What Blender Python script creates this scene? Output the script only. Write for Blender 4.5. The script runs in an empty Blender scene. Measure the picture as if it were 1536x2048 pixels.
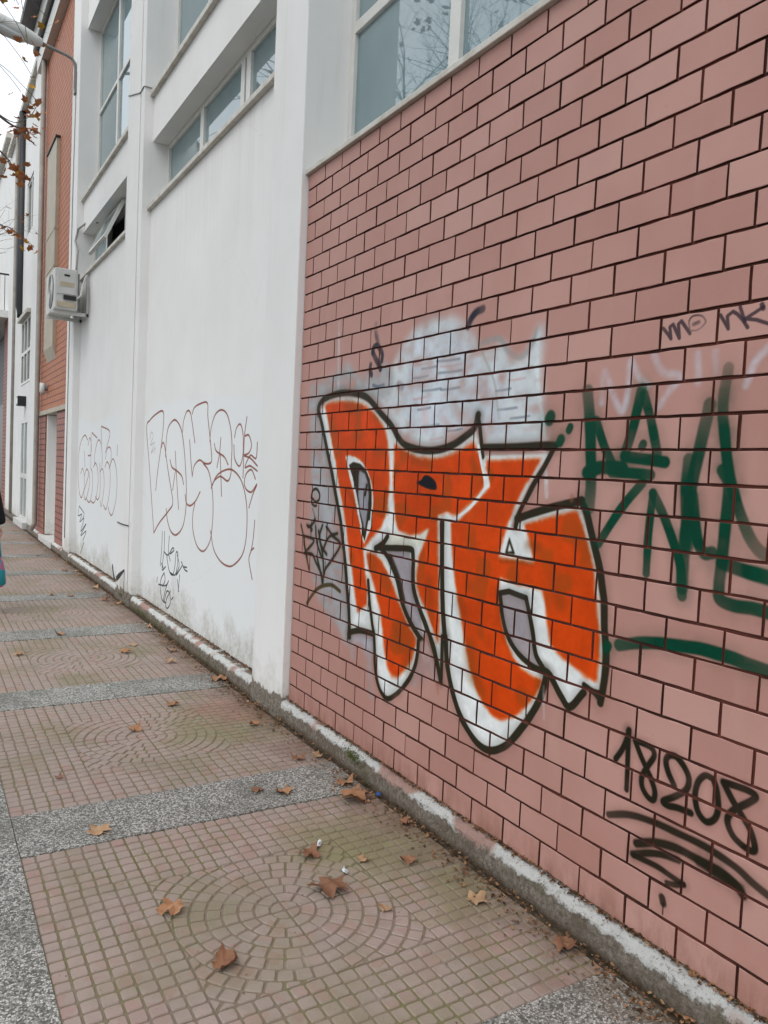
import bpy, bmesh, math, random
import numpy as np
from mathutils import Vector, Matrix, Euler
R = math.radians
SC = bpy.context.scene
COL = SC.collection

# ------------------------------------------------------------------ camera
cam = bpy.data.cameras.new('camera'); camo = bpy.data.objects.new('camera', cam); COL.objects.link(camo)
YAW, PITCH, ROLL = R(31.1553), R(-3.0229), R(2.6132)
fwd = Vector((math.sin(YAW) * math.cos(PITCH), math.cos(YAW) * math.cos(PITCH), math.sin(PITCH)))
rgt = Vector((math.cos(YAW), -math.sin(YAW), 0)); upv = rgt.cross(fwd)
r2 = rgt * math.cos(ROLL) + upv * math.sin(ROLL); u2 = upv * math.cos(ROLL) - rgt * math.sin(ROLL)
m = Matrix((r2, u2, -fwd)).transposed().to_4x4(); m.translation = Vector((-1.9256, 0, 1.5024)); camo.matrix_world = m
cam.sensor_fit = 'VERTICAL'; cam.sensor_height = 36; cam.lens = 36 * 1547.9912 / 2048
cam.clip_start = .05; cam.clip_end = 600; SC.camera = camo
SC.render.resolution_x, SC.render.resolution_y = 768, 1024

# ------------------------------------------------------------------ sky, sun, exposure (overcast)
SUN_EL, SUN_AZ = R(56), R(-112)      # azimuth from +y towards +x: the sun stands over the street, on the left
w = bpy.data.worlds.new('World'); SC.world = w; w.use_nodes = True
nt = w.node_tree; bg = nt.nodes['Background']
sky = nt.nodes.new('ShaderNodeTexSky'); sky.sky_type = 'NISHITA'; sky.sun_disc = False
sky.sun_elevation = SUN_EL; sky.sun_rotation = SUN_AZ; sky.dust_density = 4; sky.air_density = 1.2
mx = nt.nodes.new('ShaderNodeMix'); mx.data_type = 'RGBA'; mx.inputs[0].default_value = .86
nt.links.new(sky.outputs[0], mx.inputs[6]); mx.inputs[7].default_value = (8.55, 9.1, 9.55, 1)
nt.links.new(mx.outputs[2], bg.inputs[0]); bg.inputs[1].default_value = .135
sl = bpy.data.lights.new('sun', 'SUN'); sl.energy = .75; sl.angle = R(35); sl.color = (1, .965, .92)
so = bpy.data.objects.new('sun', sl); COL.objects.link(so)
sd = Vector((math.sin(SUN_AZ) * math.cos(SUN_EL), math.cos(SUN_AZ) * math.cos(SUN_EL), math.sin(SUN_EL)))
so.rotation_euler = sd.to_track_quat('Z', 'Y').to_euler(); so.location = (-6, 4, 14)
SC.view_settings.view_transform = 'Standard'; SC.view_settings.look = 'None'
SC.view_settings.exposure = 0.2; SC.view_settings.gamma = 1
SC.render.engine = 'CYCLES'; SC.cycles.max_bounces = 6; SC.cycles.diffuse_bounces = 4

# ------------------------------------------------------------------ graffiti: points on the walls, metres (y along the street, z up)
PAINT_BRICK=[
('f',(196,202,205),0.88,0.0205,1,[(3.319,1.894),(3.223,1.938),(3.143,2.021),(3.075,2.093),(2.981,2.149),(2.865,2.175),(2.737,2.172),(2.629,2.133),(2.538,2.069),(2.491,2.0),(2.424,2.001),(2.355,2.018),(2.306,1.956),(2.256,1.94),(2.211,1.962),(2.171,2.035),(2.128,2.044),(2.134,1.916),(2.119,1.801),(2.098,1.687),(2.082,1.618),(2.278,1.619),(2.432,1.62),(2.482,1.73),(2.647,1.647),(2.817,1.612),(2.954,1.632),(3.066,1.672),(3.187,1.754),(3.273,1.829)]),
('f',(200,206,214),0.7,0.0168,1,[(2.994,2.093),(2.763,2.111),(2.579,2.053),(2.514,1.952),(2.391,1.916),(2.328,1.773),(2.357,1.66),(2.578,1.699),(2.821,1.668),(3.036,1.749),(3.051,1.925)]),
('f',(160,160,162),0.75,0.021,1,[(4.02,1.999),(3.834,1.996),(3.619,2.057),(3.498,1.981),(3.329,1.998),(3.21,2.018),(3.141,1.892),(3.274,1.84),(3.379,1.856),(3.605,1.901),(3.85,1.893),(3.949,1.828),(4.088,1.834),(4.069,1.93)]),
('f',(160,160,162),0.85,0.022,1,[(4.03,1.807),(3.887,1.732),(3.668,1.275),(3.542,0.95),(3.49,0.759),(3.623,0.791),(3.777,0.824),(3.914,0.862),(3.989,1.071),(3.989,1.374),(4.025,1.614)]),
('f',(160,158,160),0.8,0.0188,1,[(3.867,0.814),(3.524,0.892),(3.467,0.592),(3.605,0.66),(3.774,0.728)]),
('s',(150,152,158),0.6,0.018,0.8,0.0,1,[(3.454,0.666),(3.43,0.541)]),
('s',(150,152,158),0.6,0.0248,0.8,0.0,1,[(3.335,0.679),(3.268,0.567),(3.231,0.405)]),
('s',(165,165,172),0.5,0.0375,0.8,0.0,1,[(3.357,0.663),(3.261,0.614)]),
('s',(150,152,160),0.5,0.0202,0.8,0.0,1,[(2.841,0.719),(2.855,0.56)]),
('s',(130,120,125),0.5,0.0443,0.9,0.0,1,[(2.785,0.701),(2.804,0.614)]),
('f',(168,165,172),0.8,0.0151,1,[(3.477,0.65),(3.223,0.691),(3.21,0.592),(3.308,0.627),(3.45,0.62)]),
('s',(190,194,200),0.6,0.0121,0.6,0.0,1,[(3.735,2.281),(3.726,2.123),(3.715,1.931)]),
('s',(190,150,150),0.55,0.0056,0.7,0.0,1,[(2.976,1.986),(2.924,1.985),(2.874,1.988)]),
('s',(90,98,112),0.55,0.0055,0.7,0.0,1,[(2.914,1.966),(2.855,1.965),(2.798,1.967)]),
('s',(90,98,112),0.55,0.0053,0.7,0.0,1,[(2.8,1.988),(2.714,1.983),(2.631,1.982)]),
('s',(190,150,150),0.55,0.0053,0.7,0.0,1,[(2.766,1.962),(2.689,1.959),(2.614,1.959)]),
('s',(90,98,112),0.55,0.0053,0.7,0.0,1,[(2.78,1.936),(2.694,1.933),(2.612,1.933)]),
('s',(90,98,112),0.55,0.0056,0.7,0.0,1,[(2.98,1.929),(2.919,1.928),(2.861,1.931)]),
('s',(190,150,150),0.55,0.0055,0.7,0.0,1,[(2.892,1.913),(2.842,1.913),(2.794,1.917)]),
('s',(90,98,112),0.55,0.0055,0.7,0.0,1,[(2.905,1.867),(2.83,1.866),(2.758,1.868)]),
('s',(90,98,112),0.55,0.0053,0.7,0.0,1,[(2.758,1.862),(2.688,1.861),(2.621,1.864)]),
('s',(190,150,150),0.55,0.0056,0.7,0.0,1,[(2.971,1.833),(2.92,1.834),(2.869,1.839)]),
('s',(90,98,112),0.55,0.0056,0.7,0.0,1,[(2.932,1.784),(2.881,1.785),(2.832,1.79)]),
('s',(90,98,112),0.55,0.0055,0.7,0.0,1,[(2.891,1.707),(2.825,1.709),(2.761,1.714)]),
('s',(190,150,150),0.55,0.0054,0.7,0.0,1,[(2.82,1.649),(2.771,1.652),(2.725,1.659)]),
('s',(90,98,112),0.55,0.0052,0.7,0.0,1,[(2.696,1.684),(2.643,1.686),(2.592,1.692)]),
('s',(90,98,112),0.55,0.0048,0.7,0.0,1,[(2.384,1.833),(2.34,1.834),(2.296,1.837)]),
('s',(190,150,150),0.55,0.0047,0.7,0.0,1,[(2.311,1.869),(2.263,1.868),(2.215,1.871)]),
('s',(90,98,112),0.55,0.0048,0.7,0.0,1,[(2.365,1.759),(2.308,1.76),(2.254,1.763)]),
('s',(90,98,112),0.55,0.0047,0.7,0.0,1,[(2.287,1.723),(2.233,1.725),(2.181,1.729)]),
('s',(150,150,135),0.5,0.0069,0.6,0.0,1,[(2.523,2.055),(2.476,1.982),(2.401,1.876),(2.374,1.792),(2.356,1.726)]),
('s',(140,150,150),0.65,0.0114,0.6,0.0,1,[(2.507,2.027),(2.44,2.036),(2.375,2.032),(2.334,1.991),(2.295,1.963),(2.245,1.95),(2.201,1.977),(2.161,2.041)]),
('s',(205,212,214),0.8,0.0099,0.6,0.4,1,[(2.155,2.04),(2.159,1.949),(2.143,1.826),(2.112,1.717),(2.093,1.626),(2.081,1.535),(2.067,1.437)]),
('s',(190,195,205),0.6,0.0157,0.6,0.0,1,[(2.48,1.865),(2.391,1.76),(2.357,1.66)]),
('s',(200,160,158),0.4,0.0222,0.9,0.0,1,[(2.883,1.8),(2.858,1.706)]),
('s',(200,160,158),0.4,0.0169,0.9,0.0,1,[(2.731,1.739),(2.634,1.665)]),
('s',(40,42,54),0.75,0.0153,0.6,0.5,1,[(3.343,2.22),(3.34,2.182),(3.316,2.131),(3.299,2.096)]),
('s',(40,42,54),0.95,0.0153,0.35,0.0,1,[(3.36,2.084),(3.357,2.107),(3.324,2.116),(3.29,2.095),(3.268,2.065),(3.271,2.037)]),
('s',(40,42,54),0.95,0.0169,0.35,0.0,1,[(3.36,2.089),(3.339,2.062),(3.307,2.031),(3.281,2.0)]),
('s',(40,42,54),0.9,0.014,0.4,0.0,1,[(3.376,2.028),(3.379,1.999),(3.365,1.976)]),
('s',(80,90,105),0.8,0.0086,0.5,0.0,1,[(3.346,1.924),(3.297,1.913),(3.242,1.917)]),
('s',(70,76,90),0.6,0.0163,0.8,0.0,1,[(3.107,1.907),(3.072,1.896)]),
('s',(40,42,54),1,0.0177,0.4,0.15,1,[(2.492,2.166),(2.532,2.16),(2.563,2.141),(2.584,2.112)]),
('f',(222,225,224),1,0.0034,0,[(3.922,1.821),(3.848,1.87),(3.723,1.884),(3.58,1.88),(3.466,1.866),(3.377,1.835),(3.29,1.789),(3.205,1.735),(3.143,1.693),(3.082,1.647),(3.025,1.622),(2.934,1.598),(2.815,1.589),(2.719,1.596),(2.63,1.621),(2.559,1.651),(2.499,1.688),(2.474,1.637),(2.445,1.582),(2.3,1.585),(2.18,1.588),(2.063,1.591),(2.109,1.542),(2.16,1.479),(2.201,1.415),(2.237,1.341),(2.274,1.273),(2.647,1.297),(2.631,0.912),(2.644,0.635),(2.698,0.72),(2.776,0.804),(2.818,0.775),(2.841,0.719),(2.862,0.641),(2.92,0.543),(2.993,0.476),(3.071,0.432),(3.136,0.448),(3.174,0.511),(3.191,0.585),(3.212,0.693),(3.236,0.713),(3.361,0.703),(3.466,0.664),(3.501,0.776),(3.54,0.926),(3.579,1.077),(3.63,1.218),(3.68,1.336),(3.687,1.353),(3.748,1.476),(3.824,1.614),(3.887,1.732)]),
('f',(222,225,224),1,0.0027,0,[(2.667,1.334),(2.241,1.312),(2.207,1.343),(2.106,1.37),(2.0,1.4),(1.905,1.417),(1.869,1.345),(1.826,1.257),(1.808,1.191),(1.792,1.118),(1.774,1.023),(1.763,0.935),(1.764,0.867),(1.77,0.814),(1.826,0.816),(1.898,0.726),(1.939,0.75),(1.995,0.808),(2.024,0.813),(2.027,0.776),(2.051,0.703),(2.094,0.631),(2.162,0.542),(2.223,0.482),(2.301,0.438),(2.373,0.442),(2.451,0.477),(2.518,0.533),(2.573,0.614),(2.613,0.701),(2.631,0.814),(2.647,0.909),(2.672,1.1)]),
('f',(205,68,10),1,0.0089,0,[(3.866,1.846),(3.832,1.861),(3.739,1.864),(3.628,1.86),(3.52,1.85),(3.437,1.833),(3.365,1.808),(3.305,1.776),(3.255,1.741),(3.215,1.707),(3.194,1.674),(3.182,1.641),(3.169,1.595),(3.16,1.548),(3.152,1.502),(3.143,1.455),(3.143,1.409),(3.153,1.362),(3.158,1.3),(3.205,1.23),(3.277,1.179),(3.341,1.129),(3.374,1.106),(3.347,1.011),(3.316,0.924),(3.307,0.831),(3.352,0.809),(3.401,0.774),(3.425,0.837),(3.451,0.903),(3.479,0.994),(3.506,1.026),(3.528,1.107),(3.567,1.223),(3.569,1.211),(3.597,1.285),(3.618,1.336),(3.651,1.396),(3.673,1.447),(3.695,1.499),(3.716,1.551),(3.751,1.614),(3.787,1.689),(3.816,1.753),(3.845,1.808)]),
('f',(205,68,10),1,0.0083,0,[(3.338,1.093),(3.259,1.096),(3.191,1.071),(3.123,1.019),(3.066,0.962),(3.031,0.914),(2.977,0.859),(2.924,0.806),(2.864,0.768),(2.852,0.745),(2.882,0.657),(2.926,0.605),(2.999,0.544),(3.049,0.537),(3.094,0.575),(3.13,0.666),(3.152,0.75),(3.181,0.833),(3.232,0.914),(3.283,0.986),(3.316,1.027)]),
('f',(205,68,10),1,0.0076,0,[(3.122,1.633),(3.023,1.601),(2.914,1.572),(2.796,1.566),(2.687,1.578),(2.585,1.609),(2.509,1.639),(2.467,1.582),(2.438,1.527),(2.416,1.469),(2.457,1.427),(2.522,1.377),(2.598,1.329),(2.643,1.336),(2.667,1.343),(2.736,1.32),(2.71,1.095),(2.683,0.843),(2.685,0.763),(2.734,0.833),(2.783,0.894),(2.838,0.945),(2.872,0.992),(2.878,1.063),(2.865,1.126),(2.827,1.192),(2.794,1.26),(2.867,1.227),(2.953,1.215),(3.045,1.228),(3.077,1.275),(3.095,1.364),(3.113,1.463),(3.116,1.563)]),
('f',(205,68,10),1,0.0065,0,[(2.421,1.565),(2.299,1.567),(2.106,1.573),(2.151,1.51),(2.193,1.462),(2.23,1.405),(2.261,1.339),(2.289,1.304),(2.266,1.328),(2.294,1.264),(2.316,1.191),(2.203,1.192),(2.113,1.195),(2.139,1.255),(2.176,1.329),(2.035,1.369),(1.917,1.399),(1.891,1.358),(1.854,1.285),(1.826,1.219),(1.811,1.138),(1.793,1.065),(1.779,0.992),(1.777,0.917),(1.782,0.836),(1.828,0.843),(1.894,0.866),(1.961,0.889),(2.01,0.919),(2.026,0.973),(2.043,1.044),(2.065,1.098),(2.102,1.105),(2.195,1.099),(2.302,1.114),(2.305,1.06),(2.29,1.001),(2.266,0.926),(2.235,0.871),(2.198,0.826),(2.151,0.799),(2.094,0.783),(2.034,0.786),(2.043,0.755),(2.075,0.704),(2.12,0.653),(2.18,0.601),(2.244,0.571),(2.298,0.57),(2.357,0.598),(2.421,0.654),(2.465,0.736),(2.503,0.822),(2.534,0.91),(2.564,0.991),(2.596,1.081),(2.623,1.203),(2.639,1.298),(2.582,1.314),(2.507,1.367),(2.442,1.418),(2.386,1.462),(2.418,1.528)]),
('s',(110,62,20),0.5,0.0336,1.0,0.0,1,[(3.599,1.835),(3.483,1.808)]),
('s',(110,62,20),0.5,0.0284,1.0,0.0,1,[(2.777,1.026),(2.752,0.94)]),
('s',(110,62,20),0.5,0.0268,1.0,0.0,1,[(2.547,0.974),(2.521,0.941)]),
('s',(110,62,20),0.5,0.0303,1.0,0.0,1,[(3.018,0.766),(2.992,0.696)]),
('s',(110,62,20),0.5,0.0343,1.0,0.0,1,[(2.915,0.702),(2.927,0.626)]),
('s',(110,62,20),0.5,0.0364,1.0,0.0,1,[(2.463,0.802),(2.44,0.705)]),
('s',(110,62,20),0.5,0.0279,1.0,0.0,1,[(2.408,0.676),(2.376,0.648)]),
('s',(110,62,20),0.5,0.0181,1.0,0.0,1,[(3.559,1.393),(3.436,1.291)]),
('s',(110,62,20),0.5,0.0144,1.0,0.0,1,[(3.176,1.41),(3.148,1.31)]),
('s',(110,62,20),0.5,0.0201,1.0,0.0,1,[(2.947,1.555),(2.81,1.538)]),
('s',(110,62,20),0.5,0.0182,1.0,0.0,1,[(2.509,1.56),(2.492,1.526)]),
('s',(110,62,20),0.5,0.0094,1.0,0.0,1,[(2.301,1.18),(2.127,1.193)]),
('s',(110,62,20),0.5,0.0262,1.0,0.0,1,[(1.978,1.087),(1.971,1.073)]),
('s',(110,62,20),0.5,0.0182,1.0,0.0,1,[(2.153,1.253),(2.096,1.252)]),
('f',(222,225,224),1,0.0051,0,[(3.601,1.57),(3.559,1.576),(3.495,1.569),(3.421,1.545),(3.368,1.506),(3.325,1.459),(3.3,1.402),(3.291,1.354),(3.292,1.306),(3.295,1.234),(3.323,1.186),(3.366,1.129),(3.405,1.19),(3.412,1.224),(3.437,1.271),(3.462,1.319),(3.5,1.393),(3.537,1.452),(3.575,1.517)]),
('f',(44,40,28),1,0.0025,0,[(3.559,1.525),(3.513,1.542),(3.44,1.534),(3.378,1.506),(3.334,1.458),(3.312,1.401),(3.305,1.329),(3.314,1.256),(3.329,1.253),(3.359,1.146),(3.39,1.179),(3.392,1.226),(3.417,1.272),(3.449,1.345),(3.478,1.404),(3.511,1.463)]),
('f',(152,150,158),1,0.0038,0,[(3.442,1.5),(3.386,1.486),(3.352,1.438),(3.339,1.376),(3.342,1.302),(3.353,1.229),(3.351,1.24),(3.363,1.193),(3.381,1.238),(3.39,1.25),(3.421,1.297),(3.446,1.37),(3.458,1.444)]),
('s',(44,40,28),0.3,0.0192,0.9,0.0,1,[(3.473,1.499),(3.459,1.454),(3.458,1.395)]),
('s',(44,40,28),1,0.0101,0.3,0.0,1,[(3.473,1.499),(3.459,1.454),(3.458,1.395)]),
('s',(44,40,28),0.3,0.0157,0.9,0.0,1,[(3.361,1.428),(3.376,1.379)]),
('s',(44,40,28),1,0.0083,0.3,0.0,1,[(3.361,1.428),(3.376,1.379)]),
('f',(22,24,30),1,0.0022,1,[(2.913,1.458),(2.879,1.469),(2.853,1.49),(2.819,1.49),(2.78,1.476),(2.758,1.456),(2.756,1.435),(2.785,1.43),(2.826,1.435),(2.869,1.443)]),
('f',(218,219,205),1,0.0046,0,[(3.073,1.221),(2.953,1.209),(2.858,1.224),(2.8,1.261),(2.846,1.18),(2.913,1.163),(3.153,1.147),(3.137,1.19)]),
('f',(160,152,158),1,0.0034,0,[(3.164,1.129),(2.938,1.144),(2.915,1.037),(2.889,0.948),(2.825,0.856),(2.795,0.775),(2.847,0.785),(2.927,0.842),(2.993,0.925),(3.039,1.004),(3.107,1.076)]),
('s',(42,40,34),0.9,0.021,0.4,0.0,1,[(3.108,1.086),(3.029,1.0),(2.982,0.911)]),
('s',(44,40,28),0.3,0.0263,0.9,0.0,1,[(3.25,1.123),(3.196,1.126),(3.107,1.076),(3.039,0.998),(2.991,0.91),(2.927,0.837),(2.846,0.78),(2.808,0.762)]),
('s',(44,40,28),1,0.0138,0.25,0.0,1,[(3.25,1.123),(3.196,1.126),(3.107,1.076),(3.039,0.998),(2.991,0.91),(2.927,0.837),(2.846,0.78),(2.808,0.762)]),
('s',(44,40,28),0.3,0.0273,0.9,0.0,1,[(3.25,1.123),(3.181,1.155),(3.142,1.192)]),
('s',(44,40,28),1,0.0144,0.25,0.0,1,[(3.25,1.123),(3.181,1.155),(3.142,1.192)]),
('s',(44,40,28),0.3,0.0282,0.9,0.0,1,[(3.186,1.132),(3.052,1.145),(2.935,1.153),(2.912,1.131),(2.906,1.038),(2.89,0.968),(2.838,0.894),(2.777,0.824),(2.718,0.746),(2.656,0.622)]),
('s',(44,40,28),1,0.0149,0.25,0.0,1,[(3.186,1.132),(3.052,1.145),(2.935,1.153),(2.912,1.131),(2.906,1.038),(2.89,0.968),(2.838,0.894),(2.777,0.824),(2.718,0.746),(2.656,0.622)]),
('f',(168,140,136),1,0.0044,0,[(2.817,0.76),(2.772,0.764),(2.695,0.681),(2.663,0.61),(2.705,0.599),(2.762,0.645),(2.802,0.687),(2.822,0.713)]),
('s',(44,40,28),0.3,0.0244,0.9,0.0,1,[(2.777,0.824),(2.727,0.754),(2.687,0.683),(2.652,0.613)]),
('s',(44,40,28),1,0.0129,0.25,0.0,1,[(2.777,0.824),(2.727,0.754),(2.687,0.683),(2.652,0.613)]),
('f',(225,226,222),1,0.0037,0,[(3.315,0.964),(3.254,0.911),(3.221,0.871),(3.219,0.692),(3.268,0.693),(3.29,0.814)]),
('s',(44,40,28),0.3,0.0239,0.9,0.0,1,[(3.307,0.954),(3.282,0.85),(3.251,0.753),(3.228,0.701),(3.214,0.636),(3.205,0.559),(3.178,0.487),(3.131,0.438),(3.07,0.425),(2.996,0.467),(2.934,0.523),(2.877,0.591),(2.844,0.666),(2.836,0.751)]),
('s',(44,40,28),1,0.0126,0.25,0.0,1,[(3.307,0.954),(3.282,0.85),(3.251,0.753),(3.228,0.701),(3.214,0.636),(3.205,0.559),(3.178,0.487),(3.131,0.438),(3.07,0.425),(2.996,0.467),(2.934,0.523),(2.877,0.591),(2.844,0.666),(2.836,0.751)]),
('s',(44,40,28),0.3,0.0287,0.9,0.0,1,[(3.481,0.637),(3.473,0.66),(3.36,0.693),(3.235,0.702)]),
('s',(44,40,28),1,0.0151,0.25,0.0,1,[(3.481,0.637),(3.473,0.66),(3.36,0.693),(3.235,0.702)]),
('s',(44,40,28),0.3,0.0302,0.9,0.0,1,[(3.934,1.81),(3.887,1.732),(3.824,1.614),(3.748,1.476),(3.687,1.353),(3.627,1.232),(3.615,1.195),(3.563,1.043),(3.525,0.904),(3.494,0.778),(3.471,0.639)]),
('s',(44,40,28),1,0.0159,0.25,0.0,1,[(3.934,1.81),(3.887,1.732),(3.824,1.614),(3.748,1.476),(3.687,1.353),(3.627,1.232),(3.615,1.195),(3.563,1.043),(3.525,0.904),(3.494,0.778),(3.471,0.639)]),
('s',(44,40,28),0.3,0.0326,0.9,0.0,1,[(3.939,1.804),(3.943,1.846),(3.888,1.881),(3.75,1.903),(3.605,1.903),(3.468,1.885),(3.379,1.856),(3.295,1.805),(3.206,1.753),(3.144,1.713),(3.093,1.667),(3.035,1.632),(2.943,1.61),(2.84,1.601),(2.736,1.607),(2.653,1.626),(2.574,1.657),(2.507,1.695),(2.489,1.743)]),
('s',(44,40,28),1,0.0172,0.3,0.0,1,[(3.939,1.804),(3.943,1.846),(3.888,1.881),(3.75,1.903),(3.605,1.903),(3.468,1.885),(3.379,1.856),(3.295,1.805),(3.206,1.753),(3.144,1.713),(3.093,1.667),(3.035,1.632),(2.943,1.61),(2.84,1.601),(2.736,1.607),(2.653,1.626),(2.574,1.657),(2.507,1.695),(2.489,1.743)]),
('s',(44,40,28),0.3,0.0226,0.9,0.0,1,[(2.488,1.739),(2.469,1.679),(2.445,1.578)]),
('s',(44,40,28),1,0.0119,0.25,0.0,1,[(2.488,1.739),(2.469,1.679),(2.445,1.578)]),
('s',(44,40,28),0.3,0.0279,0.9,0.0,1,[(2.445,1.614),(2.303,1.614),(2.183,1.617),(2.093,1.621),(2.037,1.618)]),
('s',(44,40,28),1,0.0147,0.35,0.0,1,[(2.445,1.614),(2.303,1.614),(2.183,1.617),(2.093,1.621),(2.037,1.618)]),
('s',(44,40,28),0.3,0.0229,0.9,0.0,1,[(2.041,1.617),(2.087,1.546),(2.137,1.482),(2.18,1.416),(2.214,1.358),(2.226,1.314)]),
('s',(44,40,28),1,0.0121,0.25,0.0,1,[(2.041,1.617),(2.087,1.546),(2.137,1.482),(2.18,1.416),(2.214,1.358),(2.226,1.314)]),
('s',(44,40,28),0.3,0.029,0.9,0.0,1,[(2.219,1.346),(2.107,1.382),(2.001,1.41),(1.894,1.433)]),
('s',(44,40,28),1,0.0153,0.25,0.0,1,[(2.219,1.346),(2.107,1.382),(2.001,1.41),(1.894,1.433)]),
('s',(44,40,28),0.3,0.0289,0.9,0.0,1,[(1.899,1.432),(1.871,1.391),(1.845,1.329),(1.822,1.275),(1.798,1.214),(1.782,1.153),(1.769,1.1),(1.762,1.025),(1.748,0.939),(1.749,0.863),(1.755,0.809),(1.76,0.777)]),
('s',(44,40,28),1,0.0152,0.2,0.0,1,[(1.899,1.432),(1.871,1.391),(1.845,1.329),(1.822,1.275),(1.798,1.214),(1.782,1.153),(1.769,1.1),(1.762,1.025),(1.748,0.939),(1.749,0.863),(1.755,0.809),(1.76,0.777)]),
('s',(44,40,28),0.3,0.0187,0.9,0.0,1,[(1.837,0.816),(1.795,0.805),(1.755,0.809)]),
('s',(44,40,28),1,0.0098,0.25,0.0,1,[(1.837,0.816),(1.795,0.805),(1.755,0.809)]),
('f',(44,40,28),1,0.0016,0,[(1.805,0.803),(1.741,0.82),(1.752,0.772),(1.778,0.783)]),
('s',(44,40,28),0.3,0.0261,0.9,0.0,1,[(1.835,0.791),(1.895,0.724),(1.939,0.749),(1.994,0.804),(2.024,0.816)]),
('s',(44,40,28),1,0.0138,0.2,0.0,1,[(1.835,0.791),(1.895,0.724),(1.939,0.749),(1.994,0.804),(2.024,0.816)]),
('s',(44,40,28),0.3,0.0292,0.9,0.0,1,[(2.012,0.812),(2.023,0.768),(2.048,0.697),(2.093,0.625),(2.162,0.537),(2.222,0.476),(2.301,0.434),(2.376,0.434),(2.454,0.472),(2.521,0.53),(2.576,0.611),(2.613,0.701),(2.635,0.813)]),
('s',(44,40,28),1,0.0154,0.2,0.0,1,[(2.012,0.812),(2.023,0.768),(2.048,0.697),(2.093,0.625),(2.162,0.537),(2.222,0.476),(2.301,0.434),(2.376,0.434),(2.454,0.472),(2.521,0.53),(2.576,0.611),(2.613,0.701),(2.635,0.813)]),
('s',(44,40,28),0.3,0.0294,0.9,0.0,1,[(2.7,1.293),(2.683,1.099),(2.66,0.906),(2.634,0.794)]),
('s',(44,40,28),1,0.0155,0.2,0.0,1,[(2.7,1.293),(2.683,1.099),(2.66,0.906),(2.634,0.794)]),
('s',(44,40,28),0.3,0.0214,0.9,0.0,1,[(2.658,0.808),(2.65,0.633)]),
('s',(44,40,28),1,0.0113,0.25,0.0,1,[(2.658,0.808),(2.65,0.633)]),
('s',(222,225,224),1,0.008,0.35,0.0,1,[(2.475,1.62),(2.454,1.561),(2.429,1.503),(2.403,1.468)]),
('s',(222,225,224),1,0.0071,0.35,0.0,1,[(2.412,1.461),(2.456,1.417),(2.521,1.366),(2.611,1.316)]),
('f',(222,225,224),1,0.003,0,[(2.436,1.502),(2.402,1.503),(2.392,1.458),(2.424,1.444)]),
('f',(44,40,28),1,0.0019,0,[(2.259,1.275),(2.22,1.212),(2.28,1.208)]),
('f',(222,225,224),1,0.0019,0,[(2.256,1.251),(2.239,1.221),(2.264,1.219)]),
('f',(165,155,158),1,0.0028,0,[(2.295,1.055),(2.245,1.068),(2.147,1.059),(2.124,1.004),(2.101,0.942),(2.076,0.863),(2.037,0.821),(2.097,0.821),(2.174,0.849),(2.231,0.898),(2.269,0.96),(2.289,1.018)]),
('s',(150,150,165),0.8,0.0047,0.5,0.0,1,[(2.186,0.993),(2.167,0.919)]),
('s',(150,150,165),0.8,0.0046,0.5,0.0,1,[(2.172,0.978),(2.146,0.966),(2.149,0.923),(2.173,0.91)]),
('s',(44,40,28),0.3,0.0213,0.9,0.0,0,[(2.297,1.054),(2.245,1.068),(2.147,1.059)]),
('s',(44,40,28),1,0.0112,0.2,0.0,0,[(2.297,1.054),(2.245,1.068),(2.147,1.059)]),
('s',(44,40,28),0.3,0.0209,0.9,0.0,1,[(2.147,1.059),(2.124,1.004),(2.101,0.942),(2.076,0.863),(2.034,0.819),(2.094,0.819),(2.174,0.848),(2.233,0.895),(2.27,0.96),(2.295,1.044)]),
('s',(44,40,28),1,0.011,0.2,0.0,1,[(2.147,1.059),(2.124,1.004),(2.101,0.942),(2.076,0.863),(2.034,0.819),(2.094,0.819),(2.174,0.848),(2.233,0.895),(2.27,0.96),(2.295,1.044)]),
('s',(196,200,206),0.7,0.0062,0.6,0.5,1,[(2.026,0.759),(2.016,0.646)]),
('s',(176,92,60),0.7,0.0086,0.8,0.0,1,[(1.942,1.444),(1.943,1.433)]),
('s',(170,80,50),0.6,0.0086,0.8,0.0,1,[(2.679,0.596),(2.668,0.564)]),
('s',(44,40,28),0.85,0.0028,0.3,0.0,1,[(2.301,0.438),(2.3,0.415)]),
('s',(44,40,28),0.85,0.0029,0.3,0.0,1,[(2.419,0.459),(2.418,0.439)]),
('s',(44,40,28),0.85,0.0025,0.3,0.0,1,[(1.898,0.726),(1.897,0.71)]),
('s',(44,40,28),0.85,0.0034,0.3,0.0,1,[(3.071,0.429),(3.069,0.403)]),
('s',(44,40,28),0.85,0.0027,0.3,0.0,1,[(2.105,0.615),(2.103,0.6)]),
('s',(44,40,28),0.85,0.0033,0.3,0.0,1,[(2.938,0.522),(2.936,0.502)]),
('s',(44,40,28),0.95,0.0084,0.3,0.0,1,[(3.992,1.331),(3.977,1.371),(3.928,1.384),(3.888,1.359),(3.891,1.326),(3.934,1.312),(3.973,1.327),(3.983,1.304),(3.95,1.289),(3.919,1.291)]),
('s',(44,40,28),0.8,0.0047,0.4,0.0,1,[(3.968,1.271),(3.938,1.229),(3.925,1.181)]),
('s',(44,40,28),0.3,0.0167,0.9,0.0,1,[(4.113,1.166),(4.073,1.101),(4.047,1.035),(3.985,0.924)]),
('s',(44,40,28),0.95,0.0088,0.3,0.0,1,[(4.113,1.166),(4.073,1.101),(4.047,1.035),(3.985,0.924)]),
('s',(44,40,28),0.3,0.0166,0.9,0.0,1,[(4.067,1.107),(3.936,1.092),(4.045,1.013)]),
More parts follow.
